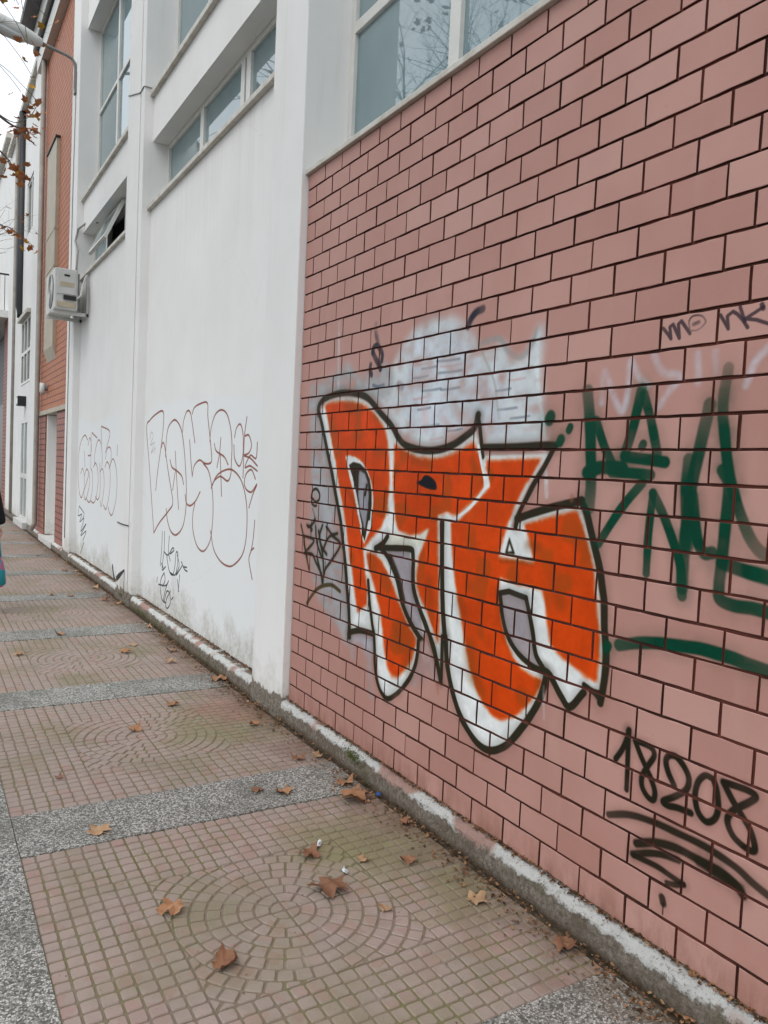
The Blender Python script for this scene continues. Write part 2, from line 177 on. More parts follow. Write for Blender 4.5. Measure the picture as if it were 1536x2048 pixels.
('s',(44,40,28),0.95,0.0087,0.3,0.0,1,[(4.067,1.107),(3.936,1.092),(4.045,1.013)]),
('s',(44,40,28),0.3,0.0163,0.9,0.0,1,[(4.058,1.006),(3.954,1.012),(3.9,0.974),(3.821,0.913),(3.811,0.871)]),
('s',(44,40,28),0.95,0.0086,0.3,0.0,1,[(4.058,1.006),(3.954,1.012),(3.9,0.974),(3.821,0.913),(3.811,0.871)]),
('s',(44,40,28),0.3,0.0161,0.9,0.0,1,[(3.891,1.008),(3.848,0.942),(3.811,0.876)]),
('s',(44,40,28),0.95,0.0085,0.3,0.0,1,[(3.891,1.008),(3.848,0.942),(3.811,0.876)]),
('s',(44,40,28),0.3,0.0157,0.9,0.0,1,[(3.805,0.872),(3.787,0.939),(3.7,1.015),(3.618,1.103),(3.712,1.141),(3.786,1.182)]),
('s',(44,40,28),0.95,0.0083,0.3,0.0,1,[(3.805,0.872),(3.787,0.939),(3.7,1.015),(3.618,1.103),(3.712,1.141),(3.786,1.182)]),
('s',(44,40,28),0.3,0.0157,0.9,0.0,1,[(3.656,1.159),(3.757,1.126),(3.821,1.044)]),
('s',(44,40,28),0.95,0.0083,0.3,0.0,1,[(3.656,1.159),(3.757,1.126),(3.821,1.044)]),
('s',(44,40,28),0.3,0.016,0.9,0.0,1,[(3.88,1.152),(3.848,1.079),(3.772,1.033)]),
('s',(44,40,28),0.95,0.0084,0.3,0.0,1,[(3.88,1.152),(3.848,1.079),(3.772,1.033)]),
('s',(44,40,28),0.3,0.0162,0.9,0.0,1,[(3.919,1.171),(3.898,1.085),(3.83,1.01)]),
('s',(44,40,28),0.95,0.0085,0.3,0.0,1,[(3.919,1.171),(3.898,1.085),(3.83,1.01)]),
('s',(44,40,28),0.3,0.0165,0.9,0.0,1,[(4.034,1.172),(3.968,1.155),(3.979,1.143)]),
('s',(44,40,28),0.95,0.0087,0.3,0.0,1,[(4.034,1.172),(3.968,1.155),(3.979,1.143)]),
('s',(44,40,28),0.3,0.016,0.9,0.0,1,[(3.834,1.189),(3.864,1.121),(3.819,1.027),(3.798,0.932)]),
('s',(44,40,28),0.95,0.0084,0.3,0.0,1,[(3.834,1.189),(3.864,1.121),(3.819,1.027),(3.798,0.932)]),
('s',(44,40,28),0.3,0.0167,0.9,0.0,1,[(4.066,1.096),(4.063,1.056),(4.017,0.988)]),
('s',(44,40,28),0.95,0.0088,0.3,0.0,1,[(4.066,1.096),(4.063,1.056),(4.017,0.988)]),
('s',(44,40,28),0.3,0.0164,0.9,0.0,1,[(4.02,1.162),(3.97,1.178),(3.929,1.214)]),
('s',(44,40,28),0.95,0.0086,0.3,0.0,1,[(4.02,1.162),(3.97,1.178),(3.929,1.214)]),
('s',(70,58,36),0.95,0.0111,0.4,0.0,1,[(3.992,0.725),(3.933,0.78),(3.862,0.83),(3.78,0.86),(3.687,0.874),(3.595,0.856)]),
('s',(4,62,44),0.3,0.0469,0.9,0.36,1,[(1.899,1.8),(1.879,1.693),(1.866,1.59),(1.858,1.487),(1.861,1.415)]),
('s',(4,62,44),1,0.0247,0.22,0.36,1,[(1.899,1.8),(1.879,1.693),(1.866,1.59),(1.858,1.487),(1.861,1.415)]),
('s',(4,62,44),0.3,0.0351,0.9,0.12,1,[(1.852,1.699),(1.814,1.624),(1.774,1.56)]),
('s',(4,62,44),1,0.0185,0.22,0.12,1,[(1.852,1.699),(1.814,1.624),(1.774,1.56)]),
('s',(4,62,44),0.3,0.0459,0.9,0.0,1,[(1.878,1.529),(1.817,1.546),(1.73,1.545)]),
('s',(4,62,44),1,0.0242,0.22,0.0,1,[(1.878,1.529),(1.817,1.546),(1.73,1.545)]),
('s',(4,62,44),0.3,0.0338,0.9,0.12,1,[(1.772,1.531),(1.687,1.53),(1.615,1.527)]),
('s',(4,62,44),1,0.0178,0.22,0.12,1,[(1.772,1.531),(1.687,1.53),(1.615,1.527)]),
('s',(4,62,44),0.3,0.0363,0.9,0.18,1,[(1.668,1.794),(1.692,1.687),(1.721,1.591)]),
('s',(4,62,44),1,0.0191,0.22,0.18,1,[(1.668,1.794),(1.692,1.687),(1.721,1.591)]),
('s',(4,62,44),0.3,0.0329,0.9,0.18,1,[(1.659,1.775),(1.629,1.698),(1.596,1.591)]),
('s',(4,62,44),1,0.0173,0.22,0.18,1,[(1.659,1.775),(1.629,1.698),(1.596,1.591)]),
('s',(4,62,44),0.3,0.0357,0.9,0.0,1,[(1.723,1.583),(1.651,1.577),(1.565,1.567)]),
('s',(4,62,44),1,0.0188,0.22,0.0,1,[(1.723,1.583),(1.651,1.577),(1.565,1.567)]),
('s',(4,62,44),0.3,0.0316,0.9,0.12,1,[(1.645,1.502),(1.72,1.421),(1.81,1.296)]),
('s',(4,62,44),1,0.0166,0.22,0.12,1,[(1.645,1.502),(1.72,1.421),(1.81,1.296)]),
('s',(4,62,44),0.3,0.0278,0.9,0.12,1,[(1.609,1.225),(1.61,1.339),(1.602,1.472)]),
('s',(4,62,44),1,0.0147,0.22,0.12,1,[(1.609,1.225),(1.61,1.339),(1.602,1.472)]),
('s',(4,62,44),0.3,0.032,0.9,0.18,1,[(1.602,1.472),(1.561,1.412),(1.517,1.33),(1.486,1.26),(1.475,1.177)]),
('s',(4,62,44),1,0.0168,0.22,0.18,1,[(1.602,1.472),(1.561,1.412),(1.517,1.33),(1.486,1.26),(1.475,1.177)]),
('s',(4,62,44),0.3,0.0406,0.9,0.3,1,[(1.423,1.732),(1.442,1.633),(1.456,1.562),(1.466,1.503),(1.473,1.413),(1.478,1.304),(1.477,1.201)]),
('s',(4,62,44),1,0.0214,0.22,0.3,1,[(1.423,1.732),(1.442,1.633),(1.456,1.562),(1.466,1.503),(1.473,1.413),(1.478,1.304),(1.477,1.201)]),
('s',(4,62,44),0.3,0.0409,0.9,0.24,1,[(1.48,1.574),(1.482,1.472),(1.468,1.323)]),
('s',(4,62,44),1,0.0215,0.22,0.24,1,[(1.48,1.574),(1.482,1.472),(1.468,1.323)]),
('s',(4,62,44),0.3,0.0355,0.9,0.12,1,[(1.461,1.473),(1.438,1.356),(1.412,1.311),(1.384,1.314)]),
('s',(4,62,44),1,0.0187,0.22,0.12,1,[(1.461,1.473),(1.438,1.356),(1.412,1.311),(1.384,1.314)]),
('s',(4,62,44),0.3,0.0338,0.9,0.54,1,[(1.372,1.831),(1.381,1.735),(1.365,1.621),(1.338,1.508),(1.289,1.398),(1.248,1.341),(1.206,1.319)]),
('s',(4,62,44),1,0.0178,0.22,0.54,1,[(1.372,1.831),(1.381,1.735),(1.365,1.621),(1.338,1.508),(1.289,1.398),(1.248,1.341),(1.206,1.319)]),
('s',(4,62,44),0.3,0.0363,0.9,0.06,1,[(1.368,1.547),(1.347,1.507),(1.347,1.422),(1.351,1.307),(1.355,1.22),(1.347,1.186),(1.303,1.177),(1.248,1.178),(1.198,1.176)]),
('s',(4,62,44),1,0.0191,0.22,0.06,1,[(1.368,1.547),(1.347,1.507),(1.347,1.422),(1.351,1.307),(1.355,1.22),(1.347,1.186),(1.303,1.177),(1.248,1.178),(1.198,1.176)]),
('s',(4,62,44),0.3,0.0402,0.9,0.06,1,[(1.349,1.29),(1.279,1.276),(1.205,1.267)]),
('s',(4,62,44),1,0.0212,0.22,0.06,1,[(1.349,1.29),(1.279,1.276),(1.205,1.267)]),
('s',(4,62,44),0.3,0.0383,0.9,0.12,1,[(1.698,0.982),(1.606,1.009),(1.493,1.027),(1.389,1.035),(1.291,1.031),(1.186,1.02)]),
('s',(4,62,44),1,0.0201,0.22,0.12,1,[(1.698,0.982),(1.606,1.009),(1.493,1.027),(1.389,1.035),(1.291,1.031),(1.186,1.02)]),
('s',(4,62,44),0.3,0.0466,0.9,0.0,1,[(2.075,1.714),(2.07,1.723)]),
('s',(4,62,44),0.97,0.0245,0.25,0.0,1,[(2.075,1.714),(2.07,1.723)]),
('s',(4,62,44),0.3,0.0301,0.9,0.0,1,[(1.975,1.673),(1.97,1.682)]),
('s',(4,62,44),0.97,0.0158,0.25,0.0,1,[(1.975,1.673),(1.97,1.682)]),
('s',(4,62,44),0.3,0.0366,0.9,0.0,1,[(2.017,1.631),(2.012,1.64)]),
('s',(4,62,44),0.97,0.0193,0.25,0.0,1,[(2.017,1.631),(2.012,1.64)]),
('s',(4,62,44),0.3,0.0298,0.9,0.0,1,[(1.656,1.614),(1.652,1.621)]),
('s',(4,62,44),0.97,0.0157,0.25,0.0,1,[(1.656,1.614),(1.652,1.621)]),
('s',(4,62,44),0.3,0.0312,0.9,0.0,1,[(1.746,0.961),(1.742,0.97)]),
('s',(4,62,44),0.97,0.0164,0.25,0.0,1,[(1.746,0.961),(1.742,0.97)]),
('s',(4,62,44),0.3,0.0445,0.9,0.3,1,[(1.382,1.792),(1.373,1.678),(1.355,1.564)]),
('s',(4,62,44),0.25,0.0234,1.0,0.3,1,[(1.382,1.792),(1.373,1.678),(1.355,1.564)]),
('s',(196,200,212),0.55,0.012,0.9,0.2,1,[(1.834,1.759),(1.831,1.859),(1.793,1.796),(1.745,1.728),(1.725,1.779),(1.724,1.882),(1.687,1.834),(1.645,1.802)]),
('s',(196,200,212),0.55,0.0113,0.9,0.2,1,[(1.629,1.891),(1.594,1.839),(1.527,1.821),(1.56,1.787),(1.601,1.734)]),
('s',(196,200,212),0.55,0.0108,0.9,0.2,1,[(1.475,1.881),(1.467,1.799)]),
('s',(196,200,212),0.55,0.0106,0.9,0.2,1,[(1.415,1.881),(1.407,1.806)]),
('s',(196,200,212),0.55,0.0101,0.9,0.2,1,[(1.315,1.779),(1.293,1.84),(1.252,1.88)]),
('s',(58,46,54),0.92,0.0058,0.3,0.0,0,[(1.603,1.971),(1.585,1.952),(1.572,1.936),(1.579,1.972),(1.568,1.978),(1.555,1.956),(1.542,1.934),(1.549,1.976),(1.539,1.984),(1.522,1.963),(1.506,1.943)]),
('s',(58,46,54),0.92,0.0054,0.3,0.0,0,[(1.409,1.982),(1.394,1.96),(1.381,1.94),(1.387,1.976),(1.37,1.986),(1.356,1.977),(1.339,1.959),(1.322,1.936)]),
('s',(58,46,54),0.92,0.0053,0.3,0.0,0,[(1.349,1.995),(1.337,1.966),(1.331,1.954)]),
('s',(58,46,54),0.92,0.0052,0.3,0.0,0,[(1.28,1.985),(1.302,1.974),(1.331,1.961),(1.297,1.953),(1.255,1.935)]),
('s',(58,46,54),0.85,0.003,0.3,0.0,1,[(1.508,1.957),(1.512,1.98),(1.498,1.993),(1.471,1.989),(1.456,1.972),(1.465,1.959),(1.483,1.95),(1.503,1.951)]),
('s',(58,46,54),0.85,0.0061,0.4,0.0,1,[(1.496,1.968),(1.479,1.972)]),
('s',(58,46,54),0.9,0.0072,0.3,0.0,1,[(1.285,1.992),(1.28,1.981)]),
('s',(34,32,22),0.3,0.0196,0.9,0.0,1,[(1.681,0.617),(1.658,0.655),(1.64,0.7),(1.636,0.725)]),
('s',(34,32,22),1,0.0103,0.3,0.0,1,[(1.681,0.617),(1.658,0.655),(1.64,0.7),(1.636,0.725)]),
('s',(34,32,22),0.3,0.0195,0.9,0.0,1,[(1.638,0.718),(1.634,0.64),(1.631,0.536)]),
('s',(34,32,22),1,0.0103,0.3,0.0,1,[(1.638,0.718),(1.634,0.64),(1.631,0.536)]),
('s',(34,32,22),0.3,0.019,0.9,0.0,1,[(1.61,0.7),(1.585,0.661),(1.561,0.63),(1.537,0.599),(1.523,0.569),(1.528,0.543),(1.55,0.546),(1.571,0.568),(1.574,0.599),(1.557,0.636),(1.536,0.674),(1.542,0.694),(1.566,0.7),(1.605,0.7)]),
('s',(34,32,22),1,0.01,0.3,0.0,1,[(1.61,0.7),(1.585,0.661),(1.561,0.63),(1.537,0.599),(1.523,0.569),(1.528,0.543),(1.55,0.546),(1.571,0.568),(1.574,0.599),(1.557,0.636),(1.536,0.674),(1.542,0.694),(1.566,0.7),(1.605,0.7)]),
('s',(34,32,22),0.3,0.0203,0.9,0.0,1,[(1.458,0.613),(1.482,0.645),(1.493,0.676),(1.482,0.696),(1.457,0.7),(1.426,0.678),(1.41,0.65),(1.417,0.617),(1.453,0.583),(1.491,0.554),(1.475,0.547),(1.441,0.554),(1.397,0.556)]),
('s',(34,32,22),1,0.0107,0.3,0.0,1,[(1.458,0.613),(1.482,0.645),(1.493,0.676),(1.482,0.696),(1.457,0.7),(1.426,0.678),(1.41,0.65),(1.417,0.617),(1.453,0.583),(1.491,0.554),(1.475,0.547),(1.441,0.554),(1.397,0.556)]),
('s',(34,32,22),0.3,0.0195,0.9,0.0,1,[(1.332,0.68),(1.358,0.681),(1.38,0.653),(1.386,0.609),(1.373,0.569),(1.345,0.552),(1.319,0.571),(1.311,0.606),(1.319,0.652),(1.332,0.68)]),
('s',(34,32,22),1,0.0103,0.3,0.0,1,[(1.332,0.68),(1.358,0.681),(1.38,0.653),(1.386,0.609),(1.373,0.569),(1.345,0.552),(1.319,0.571),(1.311,0.606),(1.319,0.652),(1.332,0.68)]),
('s',(34,32,22),0.3,0.0206,0.9,0.0,1,[(1.3,0.683),(1.271,0.646),(1.243,0.618),(1.211,0.584),(1.195,0.54),(1.216,0.531),(1.259,0.547),(1.28,0.582),(1.265,0.617),(1.221,0.657),(1.203,0.68),(1.224,0.688),(1.261,0.687),(1.3,0.683)]),
('s',(34,32,22),1,0.0108,0.3,0.0,1,[(1.3,0.683),(1.271,0.646),(1.243,0.618),(1.211,0.584),(1.195,0.54),(1.216,0.531),(1.259,0.547),(1.28,0.582),(1.265,0.617),(1.221,0.657),(1.203,0.68),(1.224,0.688),(1.261,0.687),(1.3,0.683)]),
('s',(34,32,22),0.3,0.0219,0.9,0.12,1,[(1.696,0.428),(1.619,0.46),(1.538,0.475),(1.435,0.479),(1.339,0.48),(1.249,0.468),(1.193,0.448),(1.147,0.436)]),
('s',(34,32,22),0.97,0.0115,0.35,0.12,1,[(1.696,0.428),(1.619,0.46),(1.538,0.475),(1.435,0.479),(1.339,0.48),(1.249,0.468),(1.193,0.448),(1.147,0.436)]),
('s',(34,32,22),0.3,0.0257,0.9,0,1,[(1.581,0.384),(1.507,0.419),(1.431,0.434),(1.359,0.433),(1.29,0.433),(1.245,0.422),(1.218,0.402)]),
('s',(34,32,22),0.97,0.0135,0.35,0,1,[(1.581,0.384),(1.507,0.419),(1.431,0.434),(1.359,0.433),(1.29,0.433),(1.245,0.422),(1.218,0.402)]),
('s',(34,32,22),0.3,0.0208,0.9,0.1,1,[(1.593,0.345),(1.53,0.376),(1.479,0.394),(1.426,0.402)]),
('s',(34,32,22),0.97,0.011,0.35,0.1,1,[(1.593,0.345),(1.53,0.376),(1.479,0.394),(1.426,0.402)]),
('s',(34,32,22),0.3,0.0186,0.9,0,1,[(1.588,0.343),(1.501,0.349),(1.449,0.344),(1.404,0.34)]),
('s',(34,32,22),0.97,0.0098,0.35,0,1,[(1.588,0.343),(1.501,0.349),(1.449,0.344),(1.404,0.34)]),
('s',(34,32,22),0.3,0.0183,0.9,0,1,[(1.404,0.34),(1.433,0.325),(1.46,0.317)]),
('s',(34,32,22),0.97,0.0096,0.35,0,1,[(1.404,0.34),(1.433,0.325),(1.46,0.317)]),
('s',(34,32,22),0.3,0.0307,0.9,0.2,1,[(1.358,0.429),(1.289,0.425),(1.228,0.415)]),
('s',(34,32,22),0.97,0.0161,0.35,0.2,1,[(1.358,0.429),(1.289,0.425),(1.228,0.415)]),
('s',(34,32,22),0.3,0.0248,0.9,0.0,1,[(1.474,0.265),(1.469,0.251)]),
('s',(34,32,22),1,0.013,0.3,0.0,1,[(1.474,0.265),(1.469,0.251)]),
('s',(34,32,22),0.9,0.0027,0.3,0.0,1,[(1.469,0.251),(1.468,0.217)])]
PAINT_WALL=[
('s',(140,72,56),1,0.0092,0.3,0.0,1,[(7.573,0.8),(7.678,1.079),(7.822,1.46),(7.968,1.825),(7.848,1.9),(7.608,1.955),(7.377,1.97),(7.342,1.859),(7.389,1.676),(7.498,1.403),(7.548,1.219)]),
('s',(140,72,56),1,0.0089,0.3,0.0,1,[(7.393,1.627),(7.344,1.676),(7.271,1.627),(7.137,1.411),(7.011,1.237),(6.956,1.122),(7.096,1.042),(7.395,0.909),(7.573,0.8)]),
('s',(140,72,56),1,0.0085,0.3,0.0,1,[(7.239,1.542),(7.232,1.675),(7.181,1.807),(7.018,1.873),(6.893,1.858),(6.766,1.785),(6.673,1.648),(6.592,1.424),(6.555,1.258),(6.555,1.09),(6.634,0.937),(6.823,0.851),(6.991,0.871),(7.108,0.957),(7.163,1.061)]),
('s',(140,72,56),1,0.0084,0.3,0.0,1,[(6.925,1.591),(6.859,1.36),(6.769,1.087)]),
('s',(140,72,56),1,0.0084,0.3,0.0,1,[(7.084,1.514),(7.013,1.45),(6.845,1.418),(6.702,1.376),(6.644,1.31)]),
('s',(140,72,56),1,0.0085,0.3,0.0,1,[(6.906,1.417),(6.97,1.245)]),
('s',(140,72,56),1,0.0081,0.3,0.0,1,[(6.724,1.762),(6.696,1.863),(6.609,1.938),(6.515,1.923),(6.451,1.833),(6.361,1.668)]),
('s',(140,72,56),1,0.0077,0.3,0.0,1,[(6.459,1.91),(6.41,1.957),(6.272,1.982),(6.072,1.982),(6.044,1.873),(5.979,1.716),(5.914,1.542),(5.957,1.501),(6.087,1.499),(6.224,1.523),(6.358,1.473),(6.403,1.385)]),
('s',(140,72,56),1,0.008,0.3,0.0,1,[(6.508,1.691),(6.453,1.515),(6.403,1.385)]),
('s',(140,72,56),1,0.0076,0.3,0.0,1,[(6.12,1.498),(5.982,1.439),(5.89,1.318),(5.846,1.188),(5.845,1.035),(5.893,0.888),(6.045,0.793),(6.218,0.822),(6.337,0.941),(6.351,1.071),(6.307,1.161)]),
('s',(140,72,56),1,0.008,0.3,0.0,1,[(6.589,1.222),(6.543,1.152),(6.43,1.137),(6.292,1.183),(6.179,1.264)]),
('s',(140,72,56),1,0.0072,0.3,0.0,1,[(5.975,1.675),(5.954,1.777),(5.871,1.876),(5.738,1.911),(5.603,1.876),(5.508,1.767),(5.467,1.642),(5.467,1.499),(5.473,1.422),(5.538,1.376),(5.701,1.405),(5.848,1.361),(5.905,1.307)]),
('s',(140,72,56),1,0.0073,0.3,0.0,1,[(5.716,1.698),(5.734,1.584),(5.783,1.473)]),
('s',(140,72,56),1,0.0072,0.3,0.0,1,[(5.863,1.654),(5.811,1.598),(5.628,1.555),(5.536,1.497)]),
('s',(140,72,56),1,0.0072,0.3,0.0,1,[(5.718,1.574),(5.686,1.406),(5.656,1.259)]),
('s',(140,72,56),1,0.007,0.3,0.0,1,[(5.89,1.318),(5.791,1.403),(5.618,1.452),(5.449,1.461),(5.283,1.408),(5.183,1.32),(5.119,1.186),(5.114,1.003),(5.176,0.868),(5.326,0.779),(5.46,0.748),(5.635,0.765),(5.794,0.837),(5.886,0.971)]),
('s',(140,72,56),1,0.0068,0.3,0.0,1,[(5.418,1.698),(5.385,1.764),(5.308,1.79),(5.248,1.715),(5.235,1.585),(5.267,1.511),(5.317,1.492),(5.403,1.547),(5.426,1.642)]),
('s',(140,72,56),1,0.0067,0.3,0.0,1,[(5.184,1.837),(5.22,1.687),(5.218,1.41)]),
('s',(140,72,56),1,0.0066,0.3,0.0,1,[(5.209,1.705),(5.134,1.708),(5.078,1.64),(5.122,1.586),(5.221,1.567),(5.093,1.55),(4.956,1.498)]),
('s',(140,72,56),1,0.0065,0.3,0.0,1,[(4.971,1.657),(4.985,1.551),(5.095,1.568),(5.187,1.485),(5.088,1.496),(4.952,1.463)]),
('s',(140,72,56),1,0.0066,0.3,0.0,1,[(4.955,1.374),(5.046,1.317),(5.146,1.33),(5.189,1.375),(5.157,1.44),(5.061,1.469),(4.983,1.409)]),
('s',(140,72,56),1,0.0065,0.3,0.0,1,[(4.955,1.365),(5.02,1.3),(5.084,1.206)]),
('s',(140,72,56),1,0.0065,0.3,0.0,1,[(4.967,1.125),(4.98,1.016),(5.007,0.924),(5.049,0.855),(5.018,0.787),(4.975,0.721)]),
('s',(140,72,56),1,0.0065,0.3,0.0,1,[(5.018,0.913),(4.965,0.937)]),
('s',(120,90,80),0.8,0.0044,0.4,0.0,1,[(7.826,1.706),(7.784,1.782),(7.705,1.743),(7.794,1.654),(7.649,1.679),(7.76,1.577),(7.619,1.628),(7.637,1.577)]),
('s',(40,48,54),1,0.0075,0.3,0.0,1,[(7.272,0.84),(7.272,0.696),(7.305,0.515)]),
('s',(40,48,54),1,0.0074,0.3,0.0,1,[(7.192,0.847),(7.189,0.683),(7.24,0.49),(7.124,0.527)]),
('s',(40,48,54),1,0.0073,0.3,0.0,1,[(7.032,0.819),(7.043,0.678),(6.977,0.6)]),
('s',(40,48,54),1,0.0073,0.3,0.0,1,[(7.199,0.66),(7.058,0.644),(6.915,0.724),(6.875,0.707),(6.984,0.663)]),
('s',(40,48,54),1,0.0072,0.3,0.0,1,[(7.096,0.629),(7.005,0.51),(6.888,0.484),(6.824,0.577),(6.8,0.695),(6.746,0.691),(6.752,0.586),(6.815,0.494),(6.965,0.494)]),
('s',(40,48,54),1,0.007,0.3,0.0,1,[(6.762,0.678),(6.699,0.593),(6.779,0.499),(6.612,0.604),(6.633,0.632),(6.541,0.583),(6.455,0.574)]),
('s',(40,48,54),1,0.0069,0.3,0.0,1,[(6.577,0.598),(6.475,0.606)]),
('s',(40,48,54),1,0.007,0.3,0.0,1,[(6.673,0.514),(6.699,0.365)]),
('s',(40,48,54),1,0.007,0.3,0.0,1,[(6.739,0.463),(6.685,0.367)]),
('s',(40,48,54),1,0.0075,0.3,0.0,1,[(7.244,0.523),(7.202,0.506),(7.267,0.542)]),
('s',(40,48,54),1,0.0075,0.3,0.0,1,[(7.165,0.467),(7.27,0.386),(7.28,0.295),(7.208,0.207),(7.087,0.195)]),
('s',(40,48,54),1,0.0074,0.3,0.0,1,[(7.164,0.462),(7.126,0.407),(7.202,0.33)]),
('s',(40,48,54),1,0.0074,0.3,0.0,1,[(7.346,0.33),(7.105,0.355),(7.013,0.412),(7.101,0.323),(7.167,0.203)]),
('s',(40,48,54),1,0.0073,0.3,0.0,1,[(6.946,0.326),(7.053,0.244),(7.084,0.173),(7.024,0.157),(6.934,0.221),(6.963,0.302),(7.06,0.308),(7.128,0.209)]),
('s',(40,48,54),1,0.0072,0.3,0.0,1,[(6.901,0.258),(6.848,0.288)]),
('s',(40,48,54),1,0.0077,0.3,0.0,1,[(7.395,0.39),(7.411,0.343)]),
('s',(140,72,56),0.95,0.0098,0.3,0.0,1,[(11.133,1.742),(11.335,1.809),(11.605,1.732),(11.787,1.539),(11.792,1.268),(11.672,1.017),(11.496,0.937),(11.346,1.018),(11.096,1.186),(10.961,1.304)]),
('s',(140,72,56),0.95,0.0096,0.3,0.0,1,[(11.583,1.274),(11.471,1.35),(11.342,1.28),(11.287,1.165),(11.302,0.99),(11.176,0.925),(11.001,1.048),(10.909,1.193),(10.998,1.303),(11.155,1.342),(11.298,1.252)]),
('s',(140,72,56),0.95,0.0094,0.3,0.0,1,[(11.085,1.67),(10.986,1.768),(10.864,1.683),(10.882,1.544),(11.066,1.529)]),
('s',(140,72,56),0.95,0.0092,0.3,0.0,1,[(10.848,1.836),(10.487,1.762)]),
('s',(140,72,56),0.95,0.0093,0.3,0.0,1,[(10.881,1.809),(10.86,1.376)]),
('s',(140,72,56),0.95,0.0093,0.3,0.0,1,[(10.858,1.362),(10.74,1.296),(10.713,1.089),(10.836,0.929),(10.982,0.907),(11.141,0.955)]),
('s',(140,72,56),0.95,0.0089,0.3,0.0,1,[(10.578,1.409),(10.624,1.49),(10.539,1.641),(10.381,1.734),(10.207,1.666),(10.12,1.495),(10.139,1.39)]),
('s',(140,72,56),0.95,0.0091,0.3,0.0,1,[(10.68,1.38),(10.547,1.437),(10.4,1.358),(10.345,1.199),(10.454,0.992),(10.618,0.914),(10.8,0.931)]),
('s',(140,72,56),0.95,0.0088,0.3,0.0,1,[(10.236,1.89),(10.176,1.679)]),
('s',(140,72,56),0.95,0.0086,0.3,0.0,1,[(10.238,1.904),(9.729,1.827),(9.831,1.677),(9.941,1.574)]),
('s',(140,72,56),0.95,0.0084,0.3,0.0,1,[(9.931,1.497),(9.853,1.613),(9.705,1.638),(9.609,1.575),(9.622,1.45),(9.703,1.386)]),
('s',(140,72,56),0.95,0.0089,0.3,0.0,1,[(10.276,1.441),(10.216,1.23),(10.225,1.044),(10.349,0.97),(10.49,1.003)]),
('s',(140,72,56),0.95,0.0087,0.3,0.0,1,[(10.23,1.335),(10.104,1.371),(9.998,1.289),(9.977,1.121),(10.109,0.905),(10.182,0.966)]),
('s',(140,72,56),0.95,0.0085,0.3,0.0,1,[(9.949,1.394),(9.833,1.46),(9.675,1.399),(9.626,1.249),(9.663,1.071),(9.821,0.884),(9.983,0.925)]),
('s',(140,72,56),0.95,0.0083,0.3,0.0,1,[(9.675,1.399),(9.512,1.501),(9.33,1.406),(9.254,1.237),(9.283,1.029),(9.459,0.846),(9.605,0.848),(9.704,0.917)]),
('s',(140,72,56),0.95,0.0081,0.3,0.0,1,[(9.279,1.661),(9.291,1.54)]),
('s',(140,72,56),0.95,0.0097,0.3,0.0,1,[(11.344,1.585),(11.275,1.368)]),
('s',(40,48,54),0.95,0.0091,0.3,0.0,1,[(11.643,0.809),(11.708,0.67),(11.423,0.705),(11.571,0.59),(11.257,0.659),(11.472,0.465),(11.093,0.6),(11.463,0.406),(11.079,0.5),(11.294,0.35)]),
('s',(40,48,54),0.95,0.0091,0.3,0.0,1,[(11.643,0.809),(11.267,0.731),(11.335,0.653)]),
('s',(40,48,54),0.95,0.0091,0.3,0.0,1,[(11.212,0.329),(11.47,0.154)]),
('s',(34,34,26),1,0.0292,0.25,0.0,1,[(9.371,0.24),(9.316,0.167),(9.239,0.091)]),
('s',(50,48,36),0.8,0.0144,0.4,0.0,1,[(9.239,0.091),(9.133,0.131)]),
('s',(150,175,195),0.16,0.0491,1.0,0.0,1,[(4.853,1.509),(4.629,1.47)]),
('s',(150,180,205),0.14,0.0432,1.0,0.0,1,[(4.871,1.465),(4.756,1.21),(4.779,0.992)]),
('s',(150,180,205),0.12,0.0419,1.0,0.0,1,[(4.646,1.42),(4.712,1.213),(4.527,1.06)])]


def catmull(pts, n, closed=False):
    p = np.array(pts, float)
    if len(p) < 3: return p
    q = np.vstack([p[-1], p, p[0], p[1]]) if closed else np.vstack([2 * p[0] - p[1], p, 2 * p[-1] - p[-2]])
    o = []
    t = np.linspace(0, 1, n, endpoint=False)[:, None]
    for i in range(1, len(q) - 2):
        a, b, c, d = q[i - 1], q[i], q[i + 1], q[i + 2]
        o.append(.5 * (2 * b + (c - a) * t + (2 * a - 5 * b + 4 * c - d) * t ** 2 + (3 * b - a - 3 * c + d) * t ** 3))
    if not closed: o.append(p[-1:])
    return np.vstack(o)

def vnoise(h, w_, cell, rng):
    gh, gw = int(h / cell) + 3, int(w_ / cell) + 3
    g = rng.random((gh, gw))
    y = np.arange(h) / cell; x = np.arange(w_) / cell
    y0 = y.astype(int); x0 = x.astype(int); fy = y - y0; fx = x - x0
    fy = (fy * fy * (3 - 2 * fy))[:, None]; fx = (fx * fx * (3 - 2 * fx))[None]
    a = g[y0][:, x0]; b = g[y0][:, x0 + 1]; c = g[y0 + 1][:, x0]; d = g[y0 + 1][:, x0 + 1]
    return (a * (1 - fx) + b * fx) * (1 - fy) + (c * (1 - fx) + d * fx) * fy

def box_blur(a, r):
    for ax in (0, 1):
        for _ in range(2):
            k = 2 * r + 1
            pad = [(0, 0), (0, 0)]; pad[ax] = (r + 1, r)
            c = np.cumsum(np.pad(a, pad, mode='edge'), axis=ax)
            n = a.shape[ax]
            hi = np.take(c, np.arange(k, k + n), axis=ax); lo = np.take(c, np.arange(0, n), axis=ax)
            a = (hi - lo) / k
    return a

